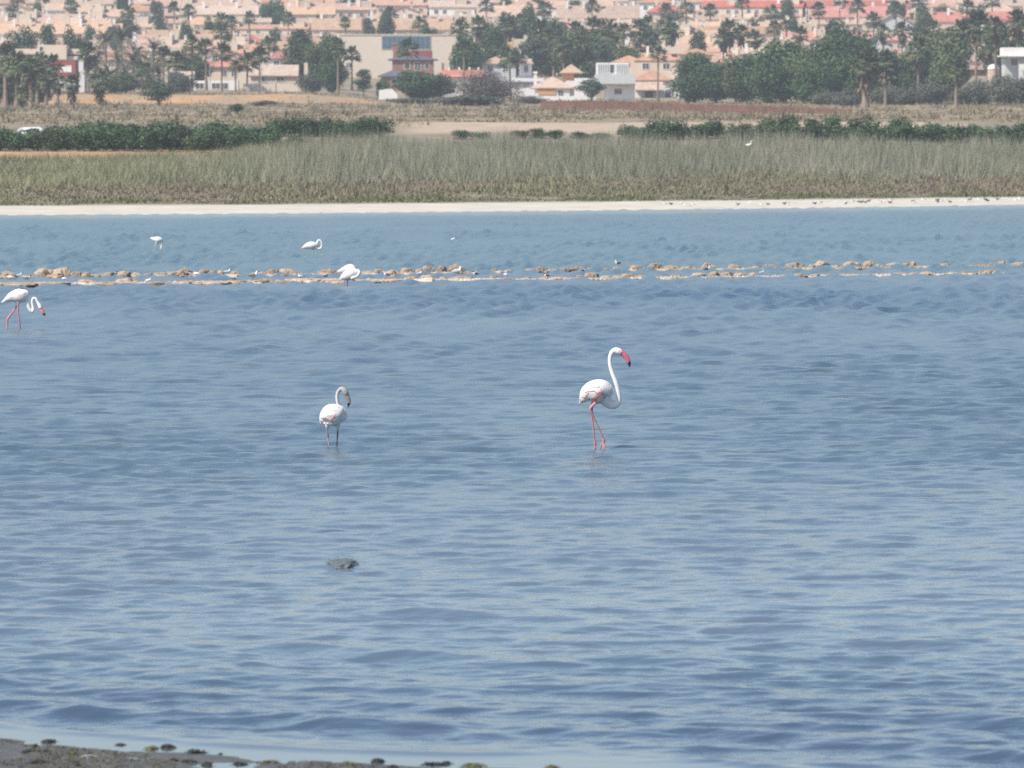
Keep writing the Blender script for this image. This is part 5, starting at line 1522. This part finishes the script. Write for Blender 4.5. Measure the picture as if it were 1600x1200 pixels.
# tall adult walking: crop units are sixths of a pixel from (880,520)
ad_scale = 6 * FPX / dist_on_water(701)
build_bird('flamingo', 'tall adult flamingo wading with upright S shaped neck and hot pink bill', 'flamingo', None, 880 + 290 / 6, 701, ad_scale, (290, 1086), [
    ([(158, 648, 0, 9), (182, 612, 0, 38), (222, 566, 0, 78), (265, 545, 0, 104), (312, 538, 0, 115), (362, 530, 0, 108), (402, 545, 0, 84), (428, 585, 0, 52)], .95, WHITE),
    ([(390, 600, 0, 66), (425, 645, 5, 48), (470, 668, 8, 36), (507, 652, 8, 28), (523, 605, 6, 24), (517, 535, 3, 22.5), (497, 455, 0, 22), (466, 372, 0, 21), (444, 300, 0, 20), (438, 232, 0, 20), (452, 178, 0, 22), (482, 152, 0, 28), (516, 158, 0, 33), (546, 172, 0, 26)], .9, [(0, WHITE), (1, (.78, .745, .70))]),
    ([(350, 585, -50, 42), (328, 615, -55, 22), (290, 650, -55, 14), (258, 685, -55, 14), (260, 712, -52, 12), (292, 790, -45, 8.5), (338, 890, -38, 8.5), (372, 968, -34, 10), (380, 990, -34, 13), (374, 1025, -34, 13)], 1.0, [(0, PINKW), (.16, (.66, .30, .29)), (.5, LEG), (1, LEG)]),
    ([(374, 1015, -34, 10), (352, 1050, -30, 6), (348, 1092, -28, 5)], 1.0, LEG), ([(374, 1015, -34, 10), (376, 1060, -44, 7), (372, 1100, -48, 5)], 1.0, LEG), ([(376, 1010, -34, 10), (388, 1050, -54, 6), (386, 1092, -58, 4)], 1.0, LEG),
    ([(300, 600, 45, 40), (282, 640, 48, 20), (268, 690, 50, 13), (266, 715, 50, 14), (272, 780, 50, 9), (284, 890, 50, 8.5), (293, 990, 50, 9), (299, 1022, 50, 13), (302, 1060, 46, 9), (306, 1120, 40, 8)], 1.0, [(0, WHITE), (.3, (.42, .17, .18)), (1, LEG)]),
], [(345, 545, 34, PINK, .85), (325, 575, 40, PINK, .7), (235, 552, 22, PINKW, .8), (205, 615, 26, PINKW, .7), (520, 165, 26, (.77, .71, .62), .6)],
    bills=[('bill', [(536, 160, 0, 30), (562, 180, 0, 28), (588, 206, 0, 25), (608, 240, 0, 21), (616, 262, 0, 17)], HOT), ('bill_tip', [(614, 254, 0, 18.5), (620, 275, 0, 14), (621, 292, 0, 9), (618, 308, 0, 2.5)], BLACK)],
    eyes=[(527, 152, 6)],
    wings=[feathers([(300, 590, 200, 600, 6, 150, 160, 80, 34, PINKW, WHITE), (365, 575, 300, 590, 5, 140, 150, 74, 30, PINK, PINKW), (395, 560, 250, 540, 7, 138, 150, 95, 36, WHITE, W2), (420, 470, 260, 480, 8, 128, 148, 92, 42, WHITE, W2), (372, 492, 330, 565, 6, 108, 142, 74, 40, PINK, (.66, .34, .34)), (240, 540, 232, 556, 2, 140, 150, 34, 20, PINKW, PINK), (440, 470, 390, 440, 5, 96, 122, 100, 40, WHITE, W2), (390, 438, 290, 445, 6, 140, 155, 74, 44, WHITE, W2)], g)])
# young bird: tenths of a pixel from (470,590)
yo_scale = 10 * FPX / dist_on_water(696.5)
YW = (.72, .70, .675); YG = (.30, .285, .28); DKLEG = (.14, .115, .115)
build_bird('flamingo', 'smaller young flamingo with greyish drooping head and dark legs', 'flamingo', None, 470 + 50, 696.5, yo_scale, (500, 1068), [
    ([(325, 712, 0, 18), (345, 655, 0, 60), (385, 600, 0, 112), (450, 566, 0, 165), (540, 560, 0, 172), (615, 558, 0, 142), (665, 570, 0, 82)], .95, YW),
    ([(630, 600, 40, 90), (680, 610, 70, 44), (692, 560, 90, 34), (660, 480, 105, 32), (600, 420, 100, 30), (575, 370, 80, 27), (568, 300, 60, 27), (572, 240, 40, 28), (595, 185, 20, 30), (636, 152, 0, 33), (675, 172, -10, 42), (703, 212, -15, 46), (716, 246, -18, 38)], .9, [(0, YW), (.55, (.70, .66, .63)), (.7, (.42, .40, .385)), (1, (.24, .225, .22))]),
    ([(430, 690, -40, 70), (412, 760, -45, 22), (418, 830, -45, 14), (426, 895, -45, 16), (430, 930, -45, 12), (437, 1010, -45, 11), (440, 1110, -45, 12)], 1.0, [(0, YW), (.18, (.30, .26, .26)), (.5, DKLEG), (.62, (.55, .26, .26)), (1, (.50, .24, .24))]),
    ([(560, 690, 50, 80), (575, 760, 55, 28), (576, 815, 55, 14), (572, 880, 55, 15), (568, 950, 55, 11), (564, 1040, 55, 11), (562, 1110, 55, 12)], 1.0, [(0, YW), (.25, (.50, .48, .40)), (.4, DKLEG), (1, DKLEG)]),
], [(522, 545, 55, (.74, .42, .40), .8), (400, 655, 34, (.42, .36, .38), .5), (510, 640, 40, (.66, .45, .45), .6)],
    bills=[('bill', [(706, 232, -15, 44), (726, 275, -16, 40), (748, 320, -16, 34), (756, 362, -16, 27), (752, 385, -16, 23)], (.27, .235, .235)), ('bill_tip', [(754, 374, -16, 26), (748, 400, -16, 19), (741, 425, -16, 11), (738, 446, -16, 3)], BLACK)],
    eyes=[(690, 195, 8)],
    wings=[feathers([(470, 640, 360, 650, 5, 150, 165, 110, 50, (.60, .54, .54), YW), (640, 560, 440, 520, 7, 125, 150, 150, 60, YW, W2), (650, 460, 430, 430, 8, 115, 150, 150, 64, YW, W2), (600, 410, 440, 400, 5, 140, 155, 130, 64, YW, W2), (560, 530, 520, 590, 3, 120, 140, 95, 44, (.72, .36, .35), (.74, .46, .44))], g)])
# feeding bird by the left edge: 13.33 to a pixel from (0,430)
fe_scale = 13.333 * FPX / dist_on_water(513)
build_bird('flamingo', 'flamingo stooping to feed with looped neck and bent back leg', 'flamingo', None, 400 / 13.333, 513, fe_scale, (400, 1106), [
    ([(25, 552, 0, 10), (80, 525, 0, 30), (155, 480, 0, 62), (260, 430, 0, 112), (370, 415, 0, 150), (470, 400, 0, 142), (555, 365, 0, 98), (600, 345, 0, 55)], .85, WHITE),
    ([(530, 420, 0, 90), (565, 500, -10, 55), (590, 610, -20, 42), (628, 700, -25, 36), (668, 738, -25, 32), (698, 700, -25, 30), (685, 610, -20, 29), (674, 530, -20, 29), (698, 465, -20, 29), (745, 470, -20, 29), (790, 545, -20, 31), (825, 605, -20, 40), (850, 665, -20, 42)], .9, [(0, WHITE), (1, (.78, .74, .70))]),
    ([(385, 500, -30, 50), (378, 600, -45, 24), (385, 740, -45, 17), (400, 900, -45, 17), (412, 1000, -45, 20), (420, 1080, -45, 18), (424, 1170, -45, 16)], 1.0, [(0, WHITE), (.2, (.50, .20, .24)), (1, (.33, .13, .18))]),
    ([(375, 500, 30, 50), (345, 620, 45, 24), (260, 750, 45, 19), (170, 870, 45, 22), (152, 905, 45, 24), (150, 1000, 45, 17), (146, 1170, 45, 16)], 1.0, [(0, WHITE), (.2, (.60, .22, .27)), (1, (.50, .20, .25))]),
], [(270, 465, 60, (.60, .20, .28), .9), (180, 480, 40, PINKW, .7)], voxel=.008,
    bills=[('bill', [(838, 640, -20, 42), (862, 690, -20, 42), (890, 740, -20, 40), (912, 780, -20, 30)], (.66, .24, .25)), ('bill_tip', [(908, 772, -20, 32), (928, 800, -20, 24), (948, 820, -20, 8)], BLACK)],
    wings=[feathers([(330, 490, 230, 470, 4, 150, 160, 110, 50, (.62, .22, .30), PINKW), (440, 500, 260, 420, 7, 140, 155, 150, 60, WHITE, W2), (560, 400, 330, 340, 8, 125, 152, 170, 62, WHITE, W2), (540, 320, 360, 290, 5, 145, 155, 140, 62, WHITE, W2)], g)])
# bird stooping far out: quarters of a pixel from (210,350)
s_ = 4 * FPX / dist_on_water(389)
build_bird('flamingo', 'distant white flamingo with neck straight down and head under water', 'flamingo', None, 210 + 140 / 4, 389, s_, (140, 156), [
    ([(94, 86, 0, 2), (108, 87, 0, 7), (128, 92, 0, 15), (148, 95, 0, 20), (166, 97, 0, 15), (175, 100, 0, 7)], .9, [(0, (.25, .20, .18)), (.2, WHITE), (1, WHITE)]),
    ([(168, 98, 0, 11), (172, 110, 0, 7), (170, 130, 0, 5.5), (167, 146, 0, 5.5), (164, 164, 0, 5)], 1.0, WHITE),
    ([(140, 108, -6, 7), (134, 120, -6, 2.6), (130, 138, -6, 2), (130, 166, -6, 2)], 1.0, [(0, WHITE), (.3, PINKW), (1, LEG)]),
    ([(146, 108, 6, 7), (146, 122, 6, 2.6), (146, 140, 6, 2), (144, 166, 6, 2)], 1.0, [(0, WHITE), (.3, PINKW), (1, LEG)])], voxel=.010)
s_ = 4 * FPX / dist_on_water(397)
build_bird('flamingo', 'distant flamingo with pink tail and neck curled back in a loop', 'flamingo', None, 210 + 1113 / 4, 397, s_, (1113, 188), [
    ([(1040, 151, 0, 3), (1056, 144, 0, 8), (1080, 134, 0, 18), (1105, 130, 0, 24), (1126, 132, 0, 20), (1140, 138, 0, 11)], .9, [(0, (.62, .25, .27)), (.22, (.72, .48, .46)), (.4, WHITE), (1, WHITE)]),
    ([(1130, 140, 0, 12), (1146, 151, 0, 8), (1162, 150, 0, 6.5), (1171, 134, 0, 6), (1169, 112, 0, 6), (1158, 98, 0, 6), (1147, 103, 0, 6.5), (1142, 118, 0, 7), (1144, 130, 0, 5)], 1.0, WHITE),
    ([(1108, 148, -6, 8), (1112, 160, -6, 2.6), (1113, 175, -6, 2), (1113, 198, -6, 2)], 1.0, [(0, WHITE), (.3, PINKW), (1, LEG)]),
    ([(1116, 148, 6, 8), (1118, 160, 6, 2.6), (1117, 175, 6, 2), (1117, 198, 6, 2)], 1.0, [(0, WHITE), (.3, PINKW), (1, LEG)])], voxel=.010,
    bills=[('bill', [(1143, 126, 0, 5.5), (1147, 138, 0, 4.5), (1152, 145, 0, 2)], (.62, .25, .27))])
s_ = 4 * FPX / dist_on_water(446)
build_bird('flamingo', 'preening flamingo with wing raised in front of the rock ledge', 'flamingo', None, 210 + 1325 / 4, 446, s_, (1325, 386), [
    ([(1282, 345, 0, 4), (1300, 335, 0, 18), (1325, 322, 0, 30), (1352, 312, 0, 34), (1378, 305, 0, 24), (1392, 300, 0, 12)], .95, WHITE),
    ([(1380, 302, 0, 16), (1396, 288, -6, 9), (1405, 294, -12, 8), (1402, 310, -22, 8), (1388, 326, -30, 8), (1366, 334, -38, 10), (1354, 338, -40, 7)], 1.0, WHITE),
    ([(1318, 340, -8, 9), (1312, 354, -8, 4), (1312, 372, -8, 3), (1313, 398, -8, 3)], 1.0, [(0, WHITE), (.25, (.62, .24, .26)), (1, LEG)]),
    ([(1334, 340, 8, 9), (1331, 356, 8, 4), (1330, 376, 8, 3), (1330, 400, 8, 3)], 1.0, [(0, WHITE), (.25, (.62, .24, .26)), (1, LEG)]),
    ([(1376, 292, 8, 16), (1358, 272, 12, 22), (1336, 270, 14, 19), (1308, 281, 16, 15), (1284, 292, 18, 11), (1266, 297, 20, 5)], .5, [(0, WHITE), (.6, WHITE), (1, (.72, .46, .44))])], voxel=.009,
    wings=[feathers([(1372, 290, 1330, 300, 5, 130, 160, 42, 18, WHITE, W2), (1350, 318, 1310, 325, 4, 150, 165, 34, 16, WHITE, W2)], g)])

# small shore birds among the rocks: u, foot row, length px, facing, pose, colours, label
BK = (.045, .04, .04); BR = (.20, .14, .10); WB = (.78, .76, .73); GB = (.42, .42, .43)
def small_bird(u, v, Lpx, face, pose, back, belly, head, label, legs=0.35, on=0.0):
    dd = dist_on_water(v); s0 = Lpx * dd / FPX / 10.0            # ten units long
    f = face
    mb_ch = []
    zb = {'stand': legs * 10 + 2.0, 'sit': 1.7}[pose]
    C = [([(-5.2 * f, -zb, 0, .25), (-3.6 * f, -zb - .2, 0, 1.1), (-1.2 * f, -zb - .3, 0, 1.9), (1.2 * f, -zb - .5, 0, 1.85), (2.8 * f, -zb - .9, 0, 1.2)], .95, [(0, back), (.3, back), (.55, belly), (1, belly)]),
         ([(2.2 * f, -zb - .9, 0, 1.3), (3.0 * f, -zb - 2.4, 0, .85), (3.3 * f, -zb - 3.4, 0, 1.05), (3.9 * f, -zb - 3.5, 0, .7)], .95, [(0, belly), (.5, head), (1, head)])]
    if pose == 'stand':
        for sg in (-1, 1):
            C.append(([(-.2 * f, -zb + 1.0, sg * .6, .8), (-.3 * f, -zb + 2.2, sg * .6, .32), (0, .5, sg * .6, .26), (0, 1.0, sg * .6, .26)], 1.0, (.30, .16, .14)))
    o = build_bird('shore_bird', label, 'bird', None, u, v, 1 / s0, (0, 0), C, [], voxel=max(.004, s0 * .22), bills=[('bill', [(3.7 * f, -zb - 3.45, 0, .4), (5.2 * f, -zb - 3.2, 0, .22), (6.2 * f, -zb - 2.9, 0, .08)], (.06, .05, .05))], sink=-on,
        wings=[[(1.8 * f, -zb - 1.2, 180 - 12 * 1 if f > 0 else 12, 6.2, 1.8, back), (1.4 * f, -zb - .5, 172 if f > 0 else 8, 6.0, 1.6, back), (1.0 * f, -zb - 1.7, 180 if f > 0 else 0, 5.0, 1.4, back)]])
    return o
for a in [(16, 441, 13, -1, 'sit', WB, WB, BK, 'pale sitting bird with dark head at the ledge end near the stooping flamingo', .3, .10),
          (43, 438, 13, 1, 'sit', BR, WB, BR, 'white breasted bird with brown back resting between ledge and rocks', .3, .02),
          (294, 437, 12, 1, 'stand', BK, WB, BK, 'slim standing bird with black back and white breast below the tallest stone', .5),
          (307, 431, 12, -1, 'sit', WB, WB, GB, 'white bird lying low beside the black backed standing bird', .3, .02),
          (355, 429, 12, 1, 'sit', GB, WB, WB, 'whitish grey bird sitting by the gap in the back row', .3, .04),
          (367, 440, 11, 1, 'sit', BR, WB, BK, 'small white bellied bird with dark head on the ledge before the gap', .3, .06),
          (396, 438, 17, 1, 'stand', BR, WB, WB, 'large brown winged white gull standing in the gap of the rocks', .25),
          (509, 438, 8, 1, 'sit', BK, BK, BK, 'tiny black headed bird on the ledge beside the preening flamingo', .3, .10),
          (604, 432, 12, -1, 'sit', BR, WB, WB, 'pied bird crouching between the rocks beside the preening flamingo', .3, .02),
          (714, 429, 18, 1, 'sit', GB, WB, WB, 'white wader with dark wing bars under the rounded boulder', .3, .03),
          (743, 433, 11, -1, 'stand', BK, WB, BK, 'dark hooded bird with white belly standing in open water', .25),
          (854, 435, 10, -1, 'sit', BK, WB, BK, 'black and white bird facing the camera side of the front row', .3, .05),
          (965, 421, 11, -1, 'stand', BK, WB, WB, 'small pied bird perched on a low stone of the back row', .3, .09),
          (1105, 424, 12, 1, 'sit', BK, WB, WB, 'white bird with dark back under the pale boulder', .3, .03),
          (30, 434, 10, 1, 'sit', GB, WB, WB, 'small grey and white bird beside the first rock pile', .3, .04),
          (100, 441, 10, -1, 'sit', WB, WB, BK, 'white bird with black cap on the ledge below the twin boulders', .3, .07),
          (178, 433, 9, 1, 'stand', BK, WB, BK, 'tiny dark wader standing between two low stones of the back row', .35, .02),
          (232, 440, 10, 1, 'sit', WB, WB, WB, 'plain white bird resting in open water before the back row', .3, 0),
          (470, 437, 11, -1, 'sit', GB, WB, WB, 'grey winged gull resting on the ledge past the gap', .3, .06),
          (560, 434, 9, 1, 'sit', BK, WB, BK, 'dark capped bird just past the preening flamingo', .3, .04),
          (655, 433, 10, 1, 'stand', GB, WB, WB, 'pale wader standing between the two rows under the pointed rock', .35),
          (790, 431, 9, -1, 'sit', WB, WB, BK, 'small white bird with black cap past the hooded bird', .3, .01),
          (912, 428, 9, 1, 'stand', BK, WB, BK, 'slender dark wader standing in the water between the rows', .4),
          (1190, 428, 9, 1, 'sit', GB, WB, WB, 'grey and white bird at the break of the front row', .3, .01),
          (708, 375, 7, 1, 'sit', WB, WB, WB, 'tiny white bird swimming far out beyond the rocks', .3, 0)]:
    small_bird(*a)
# gulls resting on the far beach
GULL = None
for i in range(58):
    u = 1120 + 480 * (R.random() ** .8) if i < 52 else 1030 + 60 * R.random()
    vw = np.interp(u, [1000, 1600], [326.5, 317.5])
    xg, yg = hit(u, vw - R.uniform(1.0, 4.5), 380)
    if GULL is None:
        mbg = MB()
        sweep(mbg, [[-.26, 0, .24, .02], [-.16, 0, .22, .07], [0, 0, .20, .10], [.13, 0, .22, .07], [.17, 0, .30, .045], [.20, 0, .35, .05], [.26, 0, .34, .02]], 1.0, 8, 3)
        for sg in (-1, 1):
            sweep(mbg, [[0, sg * .04, .14, .02], [0, sg * .04, -.02, .012]], 1.0, 6)
        GULL = fuse(mbg, .022, 2)
        paint(GULL, lambda c: np.where((c[:, 2:3] > .22) & (c[:, 0:1] < .08), np.array([[.30, .31, .33]]), np.array([[.74, .73, .71]])), M['feather'])
        GULLD = GULL.copy()
        cd = np.ones((len(GULLD.vertices), 4), dtype=np.float32); cd[:, :3] = (.09, .08, .075)
        GULLD.attributes['Col'].data.foreach_set('color', cd.ravel())
    darkb = R.random() < .3
    o = link('gull', GULLD if darkb else GULL, None, (xg, yg, gz(xg, yg)), R.choice([0, math.pi]) + R.uniform(-.5, .5), R.uniform(.5, .7))
    tag(o, 'dark juvenile gull resting in the flock on the far beach' if darkb else 'white gull resting in the flock on the far beach', 'gull', 'dark gulls on the far beach' if darkb else 'white gulls on the far beach')
# egret over the reeds
ye = 545.0; xe, ze = px(1170, 227, ye)
mbg = MB()
sweep(mbg, [[-.26, 0, 0, .03], [-.1, 0, .02, .09], [.1, 0, .06, .09], [.20, 0, .18, .045], [.17, 0, .32, .032], [.23, 0, .38, .04], [.36, 0, .35, .012]], 1.0, 8, 4)
for sg in (-1, 1):
    sweep(mbg, [[-.05, sg * .04, -.04, .022], [-.05, sg * .05, -.3, .016], [-.05, sg * .05, gz(xe, ye) - ze - .05, .016]], 1.0, 6)
me = fuse(mbg, .014, 2); paint(me, lambda c: np.where(c[:, 2:3] > -.10, np.array([[.80, .79, .77]]), np.array([[.10, .10, .07]])), M['feather'])
tag(link('egret', me, None, (xe, ye, ze)), 'single white egret standing among the grey green reeds', 'egret')

# ------------------------------------------------------------------ weed clumps and debris on the near shore
M['weed'] = mat_plain('wet_dark_weed', (.032, .029, .020), rough=.45, var=.5, scale=18, spec=.5, bmp=.01)
M['algae'] = mat_plain('green_algae', (.15, .14, .055), rough=.6, var=.45, scale=25, bmp=.01)
def weed_mesh(seed, mat, n=70):
    gg = random.Random(seed); b_ = MB()
    base = rock_mesh(50 + seed, .4, 2)
    b_.v = [tuple(v.co * .8) for v in base.vertices]; b_.f = [tuple(p.vertices) for p in base.polygons]
    for i in range(n):
        a = gg.uniform(0, 6.28); r_ = gg.uniform(.2, 1.05); z_ = (1 - (r_ / 1.1) ** 2) * .75
        p0 = Vector((r_ * math.cos(a), r_ * math.sin(a), z_)); q_ = gg.uniform(0, 6.28); l_ = gg.uniform(.2, .5)
        p1 = p0 + Vector((math.cos(q_) * l_, math.sin(q_) * l_, gg.uniform(-.25, .25))); w_ = Vector((-math.sin(q_), math.cos(q_), .3)) * .05
        b_.poly([p0 - w_, p0 + w_, (p0 + p1) / 2 + w_ + Vector((0, 0, .08)), (p0 + p1) / 2 - w_ + Vector((0, 0, .08)), p1], [(0, 1, 2, 3), (3, 2, 4)])
    return b_.mesh('weed_clump', mat)
WEED = [weed_mesh(i, M['weed']) for i in range(4)] + [weed_mesh(4 + i, M['algae']) for i in range(2)]
for i, (u, v, w, h) in enumerate([(77, 1157, 20, 7), (55, 1167, 10, 6), (43, 1176, 20, 7), (73, 1175, 10, 7), (113, 1178, 11, 8), (237, 1168, 16, 7), (262, 1166, 18, 9), (188, 1162, 18, 4), (305, 1174, 26, 8), (325, 1194, 20, 8), (112, 1191, 12, 6), (130, 1192, 10, 5), (60, 1195, 24, 7), (295, 1190, 20, 7), (375, 1192, 24, 6), (345, 1176, 8, 3), (420, 1190, 26, 6), (545, 1193, 26, 6), (590, 1188, 20, 9), (614, 1199, 14, 8), (680, 1192, 40, 5), (698, 1191, 14, 6), (740, 1195, 32, 8), (862, 1199, 26, 9), (180, 1178, 8, 5), (270, 1190, 12, 6)]):
    dd = dist_on_water(v, .01); xx, _ = px(u, v, dd)
    W = w * dd / FPX * .5; Hh = h * dd / FPX
    o = link('seaweed_clump', WEED[i % 6], None, (xx, dd, mud_z(xx, dd) - Hh * .15), R.uniform(0, 6.28), (W * 1.15, W * 1.5, Hh * 1.05))
    tag(o, 'dark lump of wet seaweed stranded along the muddy waterline' if i % 6 < 4 else 'yellowish lump of algae stranded on the muddy shore', 'seaweed', 'dark weed lumps on the shore' if i % 6 < 4 else 'yellowish algae lumps on the shore')
dd = dist_on_water(1181, .02); xx, _ = px(139, 1181, dd)
mbs = MB(); n = 10
for k in range(n + 1):
    a = math.pi * k / n
    for q in range(5):
        r_ = .05 * (q / 4)
        mbs.v.append((math.cos(a) * r_ * 1.1, .5 * math.sin(a) * r_ * 1.4, .012 * math.cos(q / 4 * 1.5) + .002 * (k % 2)))
for k in range(n):
    for q in range(4):
        b_ = k * 5 + q; mbs.f.append((b_, b_ + 1, b_ + 6, b_ + 5))
M['shell'] = mat_plain('white_shell', (.72, .70, .67), rough=.5, var=.15, scale=30)
me = mbs.mesh('shell', M['shell'], True)
tag(link('shell', me, None, (xx, dd, mud_z(xx, dd) + .012)), 'small white shell fragment lying on the wet weed', 'shell')
# floating algae mat lifted by a wave
dd = dist_on_water(884); xx, _ = px(535, 884, dd)
gg = random.Random(9); b_ = MB()
base = rock_mesh(77, .06, 3)
b_.v = [(v.co.x * .150, v.co.y * .40, v.co.z * .070 - .014) for v in base.vertices]; b_.f = [tuple(p.vertices) for p in base.polygons]
for i in range(110):
    a = gg.uniform(0, 6.28); r_ = math.sqrt(gg.random()) * 1.2
    p0 = Vector((r_ * math.cos(a) * .16, r_ * math.sin(a) * .36, max(0.0, .092 * (1 - (r_ / 1.15) ** 2)) + gg.uniform(-.004, .004)))
    q_ = gg.uniform(0, 6.28); l_ = gg.uniform(.012, .03); w_ = Vector((-math.sin(q_), math.cos(q_), 0)) * .005
    p1 = p0 + Vector((math.cos(q_) * l_, math.sin(q_) * l_, gg.uniform(-.006, .008)))
    b_.poly([p0 - w_, p0 + w_, p1 + w_ * .6, p1 - w_ * .6], [(0, 1, 2, 3)])
tag(link('floating_seaweed', b_.mesh('floating_seaweed', mat_plain('olive_wet_weed', (.105, .128, .128), rough=.45, var=.3, scale=40, spec=.08)), None, (xx, dd, .015)), 'olive patch of floating seaweed lifted in a small wave', 'seaweed')

# ------------------------------------------------------------------ haze over the lagoon and the town
hm = bpy.data.materials.new('thin_air_haze'); hm.use_nodes = True
nt = hm.node_tree; nt.nodes.remove(nt.nodes['Principled BSDF'])
pv = nt.nodes.new('ShaderNodeVolumePrincipled')
pv.inputs['Color'].default_value = (.86, .90, 1.0, 1)
pv.inputs['Density'].default_value = 0.00016
pv.inputs['Anisotropy'].default_value = 0.2
nt.links.new(pv.outputs[0], nt.nodes['Material Output'].inputs['Volume'])
HZ = MB().box(-6500, 6500, -200, 9500, -2.5, 130).mesh('haze', hm)
tag(link('haze', HZ), kind='stuff')
